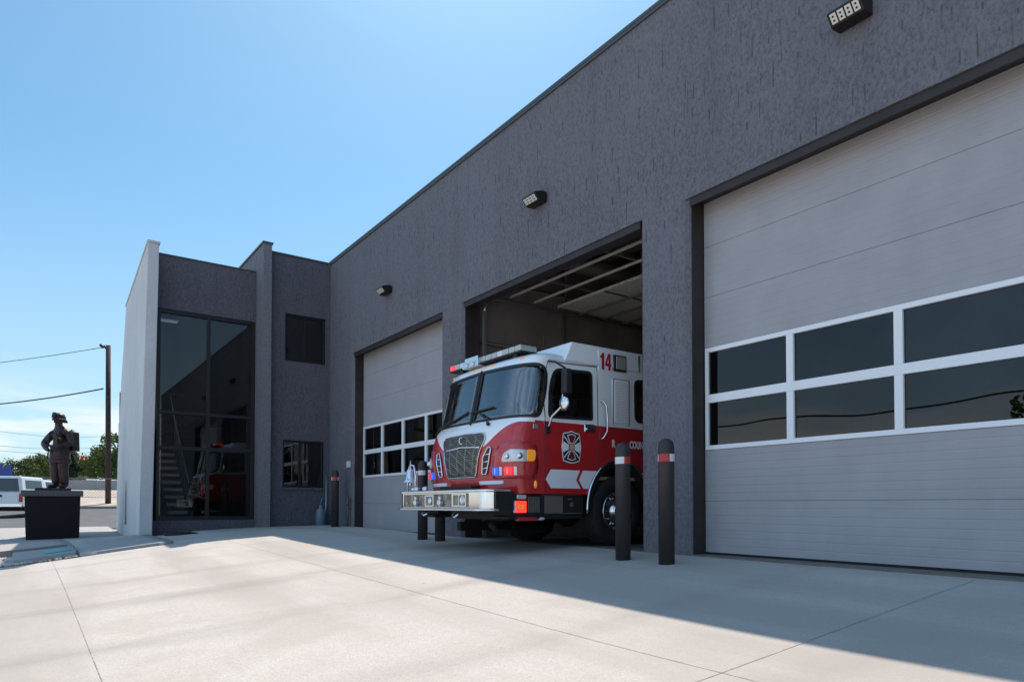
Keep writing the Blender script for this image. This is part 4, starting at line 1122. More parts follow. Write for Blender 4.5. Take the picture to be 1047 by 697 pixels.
# cab interior
b = MB(); b.box(CX-1.15, CX+1.15, 5.85, 9.2, 1.0, 1.05); b.box(CX-1.15, CX+1.15, 9.1, 9.2, 1.05, 2.7); b.box(CX-1.12, CX+1.12, 5.82, 6.1, 1.4, 1.76); b.box(CX-.45, CX+.45, 6.1, 8.0, 1.05, 1.6)
b.box(CX-1.1, CX+1.1, 6.2, 9.2, 2.66, 2.69); b.build('cab_interior', M['cabin'], TR)
for sg, yS in ((1, 6.45), (-1, 6.6)):
    b = MB(); b.box(CX+sg*.38, CX+sg*.88, yS-.2, yS+.3, 1.35, 1.5); b.hexa([(CX+sg*.38-0*.5, yS+.24, 1.5), (CX+sg*.88, yS+.24, 1.5), (CX+sg*.88, yS+.38, 1.5), (CX+sg*.38, yS+.38, 1.5), (CX+sg*.40, yS+.32, 2.25), (CX+sg*.86, yS+.32, 2.25), (CX+sg*.86, yS+.44, 2.25), (CX+sg*.40, yS+.44, 2.25)])
    b.build('seat', M['seat'], TR, .04, 3)
b = MB(); cw_ = Vector((CX+.6, 6.05, 1.88)); ax = Vector((0, .55, .84))
pts = []
for k in range(25):
    a = 2*math.pi*k/24; u_ = Vector((1, 0, 0)); v_ = ax.cross(u_); pts.append(cw_+u_*(.22*math.cos(a))+v_*(.22*math.sin(a)))
b.tube(pts, .014, 8); b.tube([cw_-Vector((.21, 0, 0)), cw_, cw_+Vector((.21, 0, 0))], .012, 6); b.cyl(cw_, cw_-ax*.3, .03); b.build('steering_wheel', M['black'], TR)

# ------------------------------------------------------------------ people
def skin_body(name, V, E_, root, mats, matfn, parent=None, sub=2, extra=None):
    """one continuous skinned body from a skeleton: V = {name: (pos, radius)}, E_ = bones"""
    names = list(V); idx = {n: i for i, n in enumerate(names)}
    me = bpy.data.meshes.new('sk'); me.from_pydata([V[n][0] for n in names], [(idx[a], idx[b]) for a, b in E_], [])
    o = bpy.data.objects.new('sk', me); COL.objects.link(o)
    o.modifiers.new('s', 'SKIN').use_smooth_shade = True
    sv = me.skin_vertices[0].data
    for n in names:
        r = V[n][1]; sv[idx[n]].radius = (r, r) if isinstance(r, (int, float)) else r
        sv[idx[n]].use_root = (n == root)
    ms = o.modifiers.new('u', 'SUBSURF'); ms.levels = sub; ms.render_levels = sub
    dg = bpy.context.evaluated_depsgraph_get(); dg.update()
    m2 = bpy.data.meshes.new_from_object(o.evaluated_get(dg))
    bpy.data.objects.remove(o); bpy.data.meshes.remove(me)
    mb = MB(); mb.bm.from_mesh(m2)
    for f in mb.bm.faces: f.smooth = True; f.material_index = matfn(f.calc_center_median())
    if extra: extra(mb)
    return mb.build(name, mats, parent, fix=True)
def hand(V, E_, wrist, pos, fwd, side, sc=1.0, tag_='r', curl=.5):
    """palm and five separate bent fingers"""
    fwd, side = Vector(fwd).normalized(), Vector(side).normalized(); nrm = fwd.cross(side)
    P = Vector(pos); pn = tag_+'palm'; V[pn] = (tuple(P+fwd*.05*sc), (.036*sc, .02*sc)); E_.append((wrist, pn))
    for k, (o_, L) in enumerate(((-.032, .072), (-.011, .082), (.011, .077), (.032, .06))):
        a = P+fwd*.095*sc+side*o_*sc; n0 = f'{tag_}f{k}a'; n1 = f'{tag_}f{k}b'; n2 = f'{tag_}f{k}c'
        V[n0] = (tuple(a), .0095*sc); b_ = a+(fwd*(1-curl)+nrm*curl).normalized()*L*.5*sc; V[n1] = (tuple(b_), .0085*sc)
        c_ = b_+(fwd*(1-curl*1.9)+nrm*curl*1.5).normalized()*L*.5*sc; V[n2] = (tuple(c_), .007*sc)
        E_ += [(pn, n0), (n0, n1), (n1, n2)]
    a = P+fwd*.03*sc-side*.045*sc; b_ = a+(fwd*.6-side*.6+nrm*.4)*.045*sc; c_ = b_+(fwd*.8+nrm*.5)*.035*sc
    V[tag_+'t0'] = (tuple(a), .011*sc); V[tag_+'t1'] = (tuple(b_), .0095*sc); V[tag_+'t2'] = (tuple(c_), .008*sc)
    E_ += [(pn, tag_+'t0'), (tag_+'t0', tag_+'t1'), (tag_+'t1', tag_+'t2')]
def seated(px, py, pz, label, grip):
    e = empty('person', (px, py, pz), 0, label, 'person', None)
    V, E_ = {}, []
    def v(n, x, y, z, r): V[n] = ((px+x, py+y, pz+z), r)
    v('pelvis', 0, 0, .08, (.17, .12)); v('waist', 0, -.01, .26, (.14, .11)); v('chest', 0, -.03, .46, (.17, .12)); v('collar', 0, -.01, .58, (.10, .085)); v('neck', 0, -.02, .66, .055)
    v('jaw', 0, -.045, .735, (.062, .07)); v('skull', 0, -.03, .83, (.078, .092)); v('crown', 0, -.02, .895, (.05, .06))
    E_ += [('pelvis', 'waist'), ('waist', 'chest'), ('chest', 'collar'), ('collar', 'neck'), ('neck', 'jaw'), ('jaw', 'skull'), ('skull', 'crown')]
    for sg, q in ((1, 'l'), (-1, 'r')):
        v(q+'sh', sg*.19, -.01, .53, .065); hy, hz = (-.42, .46) if grip else (-.30, .22); hx = .17 if grip else .14
        v(q+'el', sg*.25, -.14, .30, .048); v(q+'wr', sg*hx, hy+.06, hz-.02, .03)
        E_ += [('collar', q+'sh'), (q+'sh', q+'el'), (q+'el', q+'wr')]
        hand(V, E_, q+'wr', (px+sg*hx, py+hy+.03, pz+hz), (0, -.8, .5 if grip else -.3), (sg, 0, 0), 1, q, .7)
        v(q+'hip', sg*.10, -.05, .06, .085); v(q+'kn', sg*.13, -.42, .08, .062); v(q+'an', sg*.13, -.42, -.32, .042); v(q+'toe', sg*.13, -.56, -.36, .035)
        E_ += [('pelvis', q+'hip'), (q+'hip', q+'kn'), (q+'kn', q+'an'), (q+'an', q+'toe')]
    def mf(c):
        z = c.z-pz; 
        if z > .62: return 0
        if c.y-py < -.27 and z > .15 and abs(c.x-px) < .30: return 0
        return 1
    def face(mb):
        hx_, hy_, hz_ = px, py-.03, pz+.83
        mb.ball((hx_, hy_-.095, hz_-.03), .018, (.8, 1.1, 1.5), 8, 6)
        for sg in (1, -1):
            mb.ball((hx_+sg*.033, hy_-.082, hz_+.01), .013, (1, .6, .8), 8, 6, mi=2); mb.ball((hx_+sg*.082, hy_+.005, hz_-.015), .028, (.35, .7, 1), 8, 6)
        mb.ball((hx_, hy_-.088, hz_-.075), .022, (1.2, .4, .35), 8, 5, mi=3)
    b_ = skin_body('body', V, E_, 'pelvis', [M['skin'], M['navy'], M['hair'], mat('lips', (.40, .16, .13), .5)], mf, e, 2, face)
    h_ = MB(); h_.ball((px, py-.005, pz+.872), .092, (.95, 1.1, .72), 16, 10); h_.build('hair', M['hair'], e)
seated(CX+.56, 6.48, 1.5, 'driver sitting at the steering wheel inside the fire engine cab', True)
seated(CX-.60, 6.62, 1.5, 'passenger seated beside the driver inside the fire engine cab', False)

# ------------------------------------------------------------------ statue on its pedestal
PX, PYY = -22.1, .62; zp = gnd(PX, PYY)+.05
pe = empty('pedestal', (PX, PYY, zp), 0, 'black stone pedestal block carrying the bronze statue', 'pedestal')
s = MB(); s.hexa([(PX-.55, PYY-.56, zp-.1), (PX+.55, PYY-.56, zp-.1), (PX+.55, PYY+.60, zp-.1), (PX-.55, PYY+.60, zp-.1), (PX-.56, PYY-.60, zp+1.10), (PX+.56, PYY-.60, zp+1.10), (PX+.56, PYY+.62, zp+1.10), (PX-.56, PYY+.62, zp+1.10)])
s.build('block', M['granite'], pe, .015)
s = MB(); s.box(PX-.62, PX+.62, PYY-.68, PYY+.68, zp+1.101, zp+1.26); s.build('cap', M['granite2'], pe, .03, 3)
s = MB(); s.box(PX-.36, PX+.36, PYY-.38, PYY+.42, zp+1.261, zp+1.33); s.build('plinth', M['bronze'], pe, .02)
def statue():
    e = empty('statue', (PX, PYY, zp+1.33), 0, 'weathered bronze firefighter statue in helmet and air pack', 'statue')
    B = Vector((PX, PYY+.17, zp+1.33)); yaw = R(38)      # faces the street, turned towards the camera
    def T(x, y, z): c_, s_ = math.cos(yaw), math.sin(yaw); x *= 1.2; y *= 1.2; return tuple(B+Vector((x*c_-y*s_, x*s_+y*c_, z)))
    V, E_ = {}, []
    def v(n, x, y, z, r): V[n] = (T(x, y, z), tuple(q*1.13 for q in r) if isinstance(r, tuple) else r*1.13)
    # figure faces -y before yaw
    v('pelvis', 0, 0, .98, (.20, .17)); v('waist', 0, 0, 1.14, (.18, .155)); v('chest', 0, .01, 1.38, (.21, .165)); v('collar', 0, .0, 1.54, (.14, .12)); v('neck', 0, -.02, 1.62, .10); v('jaw', 0, -.05, 1.70, (.07, .08)); v('skull', 0, -.04, 1.80, (.085, .10)); v('crown', 0, -.03, 1.87, .06)
    E_ += [('pelvis', 'waist'), ('waist', 'chest'), ('chest', 'collar'), ('collar', 'neck'), ('neck', 'jaw'), ('jaw', 'skull'), ('skull', 'crown')]
    for sg, q in ((1, 'l'), (-1, 'r')):
        v(q+'sh', sg*.23, .01, 1.48, .095)
        if q == 'r': v(q+'el', -.36, -.10, 1.20, .085); v(q+'wr', -.15, -.20, 1.04, .055); hp_, hf, hs = (-.12, -.21, 1.02), (.9, -.25, -.05), (0, -.3, 1)
        else: v(q+'el', .33, -.02, 1.20, .075); v(q+'wr', .24, -.26, 1.10, .048); hp_, hf, hs = (.20, -.29, 1.10), (-.6, -.5, 0), (0, -.3, 1)
        E_ += [('collar', q+'sh'), (q+'sh', q+'el'), (q+'el', q+'wr')]
        hand(V, E_, q+'wr', T(*hp_), Vector(T(*hf))-Vector(T(0, 0, 0)), Vector(T(*hs))-Vector(T(0, 0, 0)), 1.15, q, .6)
        v(q+'hip', sg*.10, 0, .88, (.145, .16)); v(q+'kn', sg*.115, -.02, .50, .115); v(q+'an', sg*.12, .02, .13, .10); v(q+'heel', sg*.14, .03, .05, .055); v(q+'toe', sg*.17, -.16, .045, .05)
        E_ += [('pelvis', q+'hip'), (q+'hip', q+'kn'), (q+'kn', q+'an'), (q+'an', q+'heel'), (q+'heel', q+'toe')]
    def ex(mb):
        mb.ball(T(0, -.145, 1.775), .02, (1, 1, 1.4), 8, 6)
        for sg in (1, -1): mb.ball(T(sg*.037, -.125, 1.81), .015, seg=8, rings=6); mb.ball(T(sg*.09, -.03, 1.78), .03, (.5, .8, 1), 8, 6)
        # flared coat hem
        mb.lathe(T(0, 0, .66), (0, 0, 1), [(0, .255), (.03, .26), (.2, .245), (.42, .225), (.5, .19)], 22)
        for zz in (.74, 1.1): mb.lathe(T(0, 0, zz), (0, 0, 1), [(0, .262-.08*(zz-.74)), (.035, .262-.08*(zz-.74))], 22)
        mb.box(B.x-.12, B.x-.05, B.y-.29, B.y-.25, B.z+.80, B.z+.95)
    skin_body('body', V, E_, 'pelvis', [M['bronze']], lambda c_: 0, e, 2, ex)
    h_ = MB(); ax = Vector(T(0, 0, 1))-Vector(T(0, 0, 0))
    Rm = Matrix.Rotation(yaw, 4, 'Z')
    h_.ball(T(0, -.035, 1.885), .132, (.95, 1.12, 1.12), 18, 10)
    # brim: longer at the back
    n = 28; A = []; Bq = []
    for k in range(n):
        a = 2*math.pi*k/n; ca, sa = math.cos(a), math.sin(a)
        ry = .15 if sa < 0 else .19
        A.append(h_.bm.verts.new(T(.128*ca, -.035+ry*sa, 1.85-.05*max(0, sa)))); Bq.append(h_.bm.verts.new(T(.10*ca, -.035+.12*sa, 1.905)))
    A2 = [h_.bm.verts.new(v_.co-Vector((0, 0, .02))) for v_ in A]
    for k in range(n):
        k2 = (k+1) % n; h_.bm.faces.new((A[k], A[k2], Bq[k2], Bq[k])); h_.bm.faces.new((A2[k], A2[k2], A[k2], A[k])); h_.bm.faces.new((A2[k], A2[k2], Bq[k2], Bq[k]))
    h_.tube([T(0, -.19, 1.90), T(0, -.12, 2.0), T(0, -.03, 2.025), T(0, .08, 1.99), T(0, .13, 1.90)], .018, 8)
    h_.hexa([T(-.05, -.185, 1.89), T(.05, -.185, 1.89), T(.05, -.16, 1.89), T(-.05, -.16, 1.89), T(-.04, -.165, 2.03), T(.04, -.165, 2.03), T(.04, -.14, 2.02), T(-.04, -.14, 2.02)])
    h_.build('helmet', M['bronze'], e)
    t_ = MB(); t_.lathe(T(0, .30, 1.02), (0, 0, 1), [(0, .07), (.03, .12), (.10, .135), (.46, .135), (.52, .11), (.55, .05), (.60, .04)], 20); t_.hexa([T(-.19, .15, 1.02), T(.19, .15, 1.02), T(.19, .33, 1.02), T(-.19, .33, 1.02), T(-.19, .13, 1.53), T(.19, .13, 1.53), T(.19, .31, 1.53), T(-.19, .31, 1.53)])
    t_.build('air_tank', M['bronze'], e)
    s_ = MB()
    for sg in (1, -1): s_.tube([T(sg*.12, .19, 1.48), T(sg*.14, .04, 1.585), T(sg*.13, -.14, 1.50), T(sg*.12, -.19, 1.30), T(sg*.16, -.14, 1.12)], .022, 8)
    s_.tube([T(.06, .3, 1.05), T(.25, .1, 1.15), T(.22, -.2, 1.3), T(.05, -.21, 1.45)], .02, 8); s_.build('harness', M['bronze'], e)
statue()

# ------------------------------------------------------------------ pickup with camper shell
CAMF = Vector((-math.cos(R(35.588)), math.sin(R(35.588)), 0)); CAMR = Vector((math.sin(R(35.588)), math.cos(R(35.588)), 0))
def at(px, depth):   # ground point under image column px (of 1047) at a view depth
    return CAMF*depth + CAMR*((px-523.5)/698*depth)
def pickup():
    rr = at(24, 30); hd_ = math.atan2(math.sin(R(25.3)), -math.cos(R(25.3)))
    h = Vector((math.cos(hd_), math.sin(hd_), 0)); left = Vector((-h.y, h.x, 0))
    org = rr + left*.95; z = gnd(org.x, org.y)
    e = empty('pickup_truck', (org.x, org.y, z), hd_, 'white pickup with a white camper shell parked on the street behind the pedestal', 'pickup truck')
    def part(mb, n, m_, p=None, bev=.02): return mb.build(n, m_, p or e, bev, 2, world=False)
    # local: x forward from the tailgate, y left, z up
    b = MB(); zc = .38
    def archpts(xc, r=.43): return [(xc+r*math.cos(a), zc+r*math.sin(a)) for a in np.linspace(0, math.pi, 12)]
    out = [(0, .48)] + [(1.05-.43, .48)] + [p for p in archpts(1.05)[::-1] if p[1] > .48] + [(1.05+.43, .48), (4.45-.43, .48)] + [p for p in archpts(4.45)[::-1] if p[1] > .48] + [(4.45+.43, .48), (5.30, .50), (5.36, .70), (5.32, .98), (5.1, 1.06), (4.0, 1.12), (0, 1.12)]
    b.prism([(x, zz) for x, zz in out], -.94, .94, 'y'); body = part(b, 'body', M['vanwhite'])
    b = MB(); b.hexa([(2.15, -.86, 1.12), (4.15, -.86, 1.12), (4.15, .86, 1.12), (2.15, .86, 1.12), (2.2, -.70, 1.74), (3.45, -.70, 1.74), (3.45, .70, 1.74), (2.2, .70, 1.74)]); cabp = part(b, 'cab', M['vanwhite'], bev=.06)
    b = MB(); b.hexa([(.0, -.90, 1.122), (2.12, -.90, 1.122), (2.12, .90, 1.122), (.0, .90, 1.122), (.10, -.78, 1.82), (2.12, -.78, 1.82), (2.12, .78, 1.82), (.10, .78, 1.82)]); shell = part(b, 'camper_shell', M['vanwhite'], bev=.07)
    def sidewin(x0, x1, x2, x3, z0, z1, yo, yi, zA, zB, nm, p):
        for sg in (1, -1):
            def Y(zz): return sg*(yo+(yi-yo)*(zz-zA)/(zB-zA)+.006)
            b = MB(); b.face([(x0, Y(z0), z0), (x1, Y(z0), z0), (x2, Y(z1), z1), (x3, Y(z1), z1)])
            b.face([(x0, Y(z0)-sg*.01, z0), (x1, Y(z0)-sg*.01, z0), (x2, Y(z1)-sg*.01, z1), (x3, Y(z1)-sg*.01, z1)]); part(b, nm, M['darkglass'], p, 0)
    sidewin(.35, 1.85, 1.85, .42, 1.27, 1.66, .90, .78, 1.122, 1.82, 'window', shell)
    sidewin(2.35, 3.95, 3.40, 2.42, 1.17, 1.64, .86, .70, 1.12, 1.74, 'window', cabp)
    b = MB(); b.hexa([(-.008, -.78, 1.16), (.0, -.78, 1.16), (.0, .78, 1.16), (-.008, .78, 1.16), (.075, -.68, 1.72), (.085, -.68, 1.72), (.085, .68, 1.72), (.075, .68, 1.72)]); part(b, 'rear_window', M['darkglass'], shell, 0)
    b = MB(); b.box(-.02, .0, -.74, .74, .58, 1.08); tg = part(b, 'tailgate', M['vanwhite'], bev=.008)
    b = MB(); b.box(-.03, -.02, -.12, .12, .90, 1.0); part(b, 'handle', M['black'], tg, 0)
    for sg in (1, -1):
        b = MB(); b.box(-.02, .02, sg*.78, sg*.92, .68, 1.06); part(b, 'tail_light', M['decalred'], None, .01)
        b = MB(); b.box(5.30, 5.37, sg*.55, sg*.90, .74, .94); part(b, 'headlight', M['lensclear'], None, .01)
    b = MB(); b.box(-.16, -.02, -.92, .92, .46, .60); part(b, 'rear_bumper', M['chrome'])
    b = MB(); b.box(5.32, 5.46, -.92, .92, .42, .60); part(b, 'front_bumper', M['chrome'])
    b = MB(); b.box(.3, 5.1, -.7, .7, .28, .48); part(b, 'chassis', M['under'], None, 0)
    b = MB(); b.box(4.0, 4.1, -1.14, -.93, 1.12, 1.30); part(b, 'mirror', M['black'])
    for xw in (1.05, 4.45):
        for sg in (1, -1):
            b = MB(); b.lathe((xw, sg*.70, zc), (0, sg, 0), [(0, .25), (.0, .36), (.04, .38), (.2, .38), (.24, .36), (.24, .24)], 24); w = part(b, 'wheel', M['blackrub'], None, 0)
            b = MB(); b.lathe((xw, sg*.93, zc), (0, sg, 0), [(0, .23), (.02, .22), (.0, .12), (.03, .06), (.03, .001)], 18, caps=False); part(b, 'rim', M['alu'], w, 0)
pickup()

# ------------------------------------------------------------------ utility pole, wires, fence, wall, lamp
e = empty('utility_pole', (-50, 4.2, gnd(-50, 4.2)), 0, 'tall brown wooden utility pole carrying wires left of the building', 'utility pole')
b = MB(); b.cyl((-50, 4.36, gnd(-50, 4.2)-.3), (-50, 4.26, 10.75), .17, .14, 14); b.build('pole', M['wood'], e)
b = MB(); b.cyl((-49.78, 4.1, 10.5), (-49.5, 4.0, 10.6), .05); b.cyl((-49.78, 3.95, 10.55), (-49.5, 3.8, 10.62), .08); b.box(-49.86, -49.80, 4.15, 4.4, 7.7, 8.0); b.build('insulator', M['wire'], e)
def wire(a, b_, sag, r, label):
    P = []
    for k in range(25):
        t_ = k/24; p = Vector(a).lerp(Vector(b_), t_); p.z -= sag*4*t_*(1-t_); P.append(p)
    mb = MB(); mb.tube(P, r, 5); tag(mb.build('overhead_wire', M['wire'], None), label, 'wire')
wire((-49.7, 4.0, 10.55), (-84, -16, 12.0), .55, .022, 'thin overhead wire running left from the top of the wooden pole')
wire((-49.8, 4.0, 7.95), (-84, -16, 10.0), 1.1, .045, 'thick black overhead cable tied to the wooden pole below its top')
for k, (za, zb, la) in enumerate(((8.0, 7.2, 'faint wire far off crossing the sky left of the statue, highest of three'), (6.2, 5.7, 'faint wire far off crossing the sky left of the statue, middle of three'), (5.6, 5.1, 'faint wire far off crossing the sky left of the statue, lowest of three'))):
    a = at(-60, 75); c_ = at(112, 100); wire((a.x, a.y, za+1.9), (c_.x, c_.y, zb+3.6), .8, .022, la)
fe = empty('chain_fence', (-49, 6, gnd(-49, 6)), 0, 'low steel pipe fence with a top rail beside the wooden pole', 'fence')
b = MB(); zt = 2.25
for y in np.arange(-2.0, 14, 3.0): b.cyl((-49, 3.95+y-1.0+1.0, gnd(-49, y)-.1), (-49, 3.95+y, zt), .05, seg=8)
b.build('post', M['fencewire'], fe)
b = MB(); b.cyl((-49, .4, zt), (-49, 16, zt), .035, seg=8); b.cyl((-49, .4, zt-1.15), (-49, 16, zt-1.15), .012, seg=6); b.build('rail', M['fencewire'], fe)
b = MB()
for k in range(90):
    y = .5+k*.17; b.cyl((-49, y, zt-1.15), (-49, y+1.1, zt), .006, seg=4); b.cyl((-49.01, y+1.1, zt-1.15), (-49.01, y, zt), .006, seg=4)
b.build('wire_mesh', M['fencewire'], fe)
b = MB()
for k in range(16): b.box(-90, -89.8, -6+k*1.6, -6+k*1.6+1.57, 1.6, 3.45+.02*math.sin(k*3))
tag(b.build('concrete_wall', M['greywall'], None), 'long grey panelled boundary wall in front of the trees', 'wall')
e = empty('street_lamp', (-130, 7.5, gnd(-130, 7.5)), 0, 'pale double armed street lamp standing before the far trees', 'street lamp')
b = MB(); z0 = gnd(-130, 7.5); b.cyl((-130, 7.5, z0), (-130, 7.5, 7.0), .14, .10, 10)
for sg in (1, -1): b.tube([(-130, 7.5, 6.7), (-130, 7.5+sg*.6, 7.25), (-130, 7.5+sg*1.6, 7.55), (-130, 7.5+sg*2.6, 7.6)], .08, 8)
b.build('pole', M['steel'], e)
for sg in (1, -1):
    b = MB(); b.ball((-130, 7.5+sg*2.9, 7.55), .45, (.5, 1, .3)); b.build('lamp_head', M['steel'], e)
# small far buildings
e = empty('sign_box', tuple(at(-2, 70).xy)+(gnd(*at(-2, 70).xy),), 0, 'bright blue stepped sign box beyond the pickup roof', 'sign')
c_ = at(-4, 70)
b = MB(); b.box(c_.x-.3, c_.x+.3, c_.y-1.5, c_.y+1.30, 3.6, 4.35)
for k, (o_, w_, h_) in enumerate(((-1.4, .7, .5), (-.5, .35, .35), (0, .5, .55), (.75, .45, .45))): b.box(c_.x-.3, c_.x+.3, c_.y+o_, c_.y+o_+w_, 4.35, 4.35+h_)
b.build('panel', M['bluesign'], e)
b = MB(); b.box(c_.x-.3, c_.x+.3, c_.y-1.5, c_.y+1.32, 3.3, 3.598); b.build('base_board', M['roofred'], e)
b = MB(); b.cyl((c_.x, c_.y-1.0, 1.4), (c_.x, c_.y-1.0, 2.8), .12); b.cyl((c_.x, c_.y+.8, 1.4), (c_.x, c_.y+.8, 3.3), .12); b.build('leg', M['steel'], e)
def far_house(px, depth, w, h, roof_m, label):
    c_ = at(px, depth); z = gnd(c_.x, c_.y)
    e = empty('far_house', (c_.x, c_.y, z), 0, label, 'house')
    b = MB(); b.box(c_.x-3, c_.x+3, c_.y-w/2, c_.y+w/2, z-.2, z+h); b.build('wall', M['vanwhite'], e)
    b = MB(); b.hexa([(c_.x-3.4, c_.y-w/2-.4, z+h), (c_.x+3.4, c_.y-w/2-.4, z+h), (c_.x+3.4, c_.y+w/2+.4, z+h), (c_.x-3.4, c_.y+w/2+.4, z+h), (c_.x-.2, c_.y-w/2+.8, z+h+min(1.5, h*.6)), (c_.x+.2, c_.y-w/2+.8, z+h+min(1.5, h*.6)), (c_.x+.2, c_.y+w/2-.8, z+h+min(1.5, h*.6)), (c_.x-.2, c_.y+w/2-.8, z+h+min(1.5, h*.6))]); b.build('roof', roof_m, e)
    b = MB(); b.box(c_.x+3.0, c_.x+3.03, c_.y-w/4-.6, c_.y-w/4+.6, z+h*.26, z+h*.55); b.build('window', M['darkglass'], e)
far_house(74, 110, 6, 4.6, M['roofred'], 'far house with a reddish roof between the trees behind the statue')
far_house(112, 84, 6, 1.1, mat('pale_roof', (.55, .58, .62), .5), 'low far building with a pale roof by the wooden pole')

# ------------------------------------------------------------------ trees
def leafmat(name, c1, c2):
    m = mat(name, c1, .75, spec=.2); t = NT(m)
    g = t.n('ShaderNodeObjectInfo'); n = t.noise(t.obj(), 1.1, 3)
    r_ = t.noise(t.obj(), 7.0, 2)
    c = t.mix(t.ramp(n, [(.35, 0.), (.65, 1.)]), c1, c2); c = t.mix(t.math('MULTIPLY', r_, .5), c, tuple(x*.55 for x in c1))
    t.l(c, t.b.inputs['Base Color']); t.b.inputs['Transmission Weight'].default_value = 0
    return m
L1 = leafmat('leaf_green', (.045, .085, .025), (.10, .15, .045)); L2 = leafmat('leaf_yellow_green', (.10, .14, .03), (.16, .19, .05)); L3 = leafmat('leaf_conifer', (.022, .05, .028), (.04, .075, .035))
BARK = mat_noisy('bark', (.10, .075, .055), .9, 8, .3, .4, 20, .02)
def tree(px, depth, H, W, kind, label, seed):
    rn = random.Random(seed); c_ = at(px, depth); z = gnd(c_.x, c_.y)
    e = empty('pine_tree' if kind == 'con' else 'tree', (c_.x, c_.y, z), 0, label, 'tree', 'trees beyond the street')
    tr = MB(); th_ = H*(.9 if kind == 'con' else .45)
    tr.tube([(c_.x, c_.y, z-.2), (c_.x+rn.uniform(-.1, .1), c_.y, z+th_*.5), (c_.x, c_.y+rn.uniform(-.2, .2), z+th_)], [.022*H, .017*H, .006*H if kind == 'con' else .012*H], 8)
    if kind != 'con':
        for k in range(6):
            a = rn.uniform(0, 6.28); tr.tube([(c_.x, c_.y, z+th_*rn.uniform(.6, .95)), (c_.x+W*.2*math.cos(a), c_.y+W*.2*math.sin(a), z+H*.55), (c_.x+W*.36*math.cos(a), c_.y+W*.36*math.sin(a), z+H*rn.uniform(.6, .8))], [.011*H, .007*H, .003*H], 6)
    tr.build('trunk', BARK, e)
    cr = MB(); lf = .055*H**.6
    def leaf(p, s_):
        q = Vector((rn.gauss(0, 1), rn.gauss(0, 1), rn.gauss(.3, 1))).normalized(); u_ = q.orthogonal().normalized(); u_ = (Matrix.Rotation(rn.uniform(0, 6.28), 3, q) @ u_); v_ = q.cross(u_)
        cr.face([p-u_*s_, p-v_*s_*.55, p+u_*s_, p+v_*s_*.55])
    if kind == 'con':
        for k in range(1500):
            t_ = rn.random()**.8; r_ = W/2*(1-t_)*(.55+.45*abs(math.sin(t_*34)))*(.3+.7*rn.random()**.5); a = rn.uniform(0, 6.28)
            leaf(Vector((c_.x+r_*math.cos(a), c_.y+r_*math.sin(a), z+H*(.08+.92*t_)-r_*.18)), lf*rn.uniform(.8, 1.6))
    else:
        cl = []
        for k in range(26):
            a = rn.uniform(0, 6.28); rr = rn.random()**.5*W/2*.82; zz = rn.uniform(.32, .95)
            lim = math.sqrt(max(.05, 1-((zz-.58)/.45)**2)); cl.append((Vector((c_.x+rr*lim*math.cos(a), c_.y+rr*lim*math.sin(a), z+H*zz)), rn.uniform(.10, .20)*W))
        for p, r_ in cl:
            for k in range(95):
                d = Vector((rn.gauss(0, 1), rn.gauss(0, 1), rn.gauss(0, .8))).normalized()*r_*rn.random()**.35
                leaf(p+d, lf*rn.uniform(.7, 1.5))
    cr.build('crown', {'con': L3, 'yel': L2}.get(kind, L1), e, fix=False)
TL = [(-14, 92, 4.8, 8, 'dec', 'tree at the far left edge behind the pickup'), (20, 90, 4.6, 5, 'dec', 'leafy tree rising above the camper shell window'), (34, 96, 5.6, 5.5, 'yel', 'yellow green tree above the pickup cab'), (48, 100, 6.4, 6, 'dec', 'green tree just left of the statue legs'),
      (73, 98, 9.3, 4.8, 'con', 'pointed dark conifer right of the statue'), (62, 104, 6.6, 7, 'dec', 'dark green tree directly behind the statue'), (86, 104, 5.6, 6, 'dec', 'low tree behind the double armed street lamp'), (98, 98, 7.0, 5.6, 'yel', 'bright leafy tree left of the wooden pole'), (108, 92, 6.2, 5, 'dec', 'dense green tree behind the wooden pole'), (119, 88, 8.2, 5.4, 'yel', 'bright leafy tree between the wooden pole and the white wall'), (134, 86, 7.0, 6, 'dec', 'tree half hidden by the white wall')]
for i, (px, dp_, H_, W_, kd, la) in enumerate(TL): tree(px, dp_, H_*(.86 if px < 90 else .92), W_, kd, la, 20+i)
def at2(x, y): return Vector((x, y, gnd(x, y)))
_at = at
def at(px, depth): return at2(*px) if isinstance(px, tuple) else _at(px, depth)
tree((-14.5, -40), 0, 11, 5.5, 'dec', 'broad tree across the street, mirrored at the edge of the right door glass', 61)
at = _at
wire((-70, -13.3, 5.4), (40, -13.2, 5.8), 1.2, .05, 'thick overhead cable across the street, mirrored in the door glass')
# low hedge row to close the far end
b = MB(); rn = random.Random(5)
for k in range(2600):
    y = rn.uniform(-14, 22); p = Vector((-99+rn.uniform(-1, 1), y, 2.1+rn.random()**.7*(1.7+.5*math.sin(y*1.3)))); q = Vector((rn.gauss(0, 1), rn.gauss(0, 1), rn.gauss(0, 1))).normalized(); u_ = q.orthogonal().normalized(); v_ = q.cross(u_); s_ = rn.uniform(.12, .3)
    b.face([p-u_*s_, p-v_*s_*.6, p+u_*s_, p+v_*s_*.6])
tag(b.build('shrubbery', L1, None, fix=False), 'mass of low green shrubs along the boundary wall', 'shrubbery', kind='stuff')

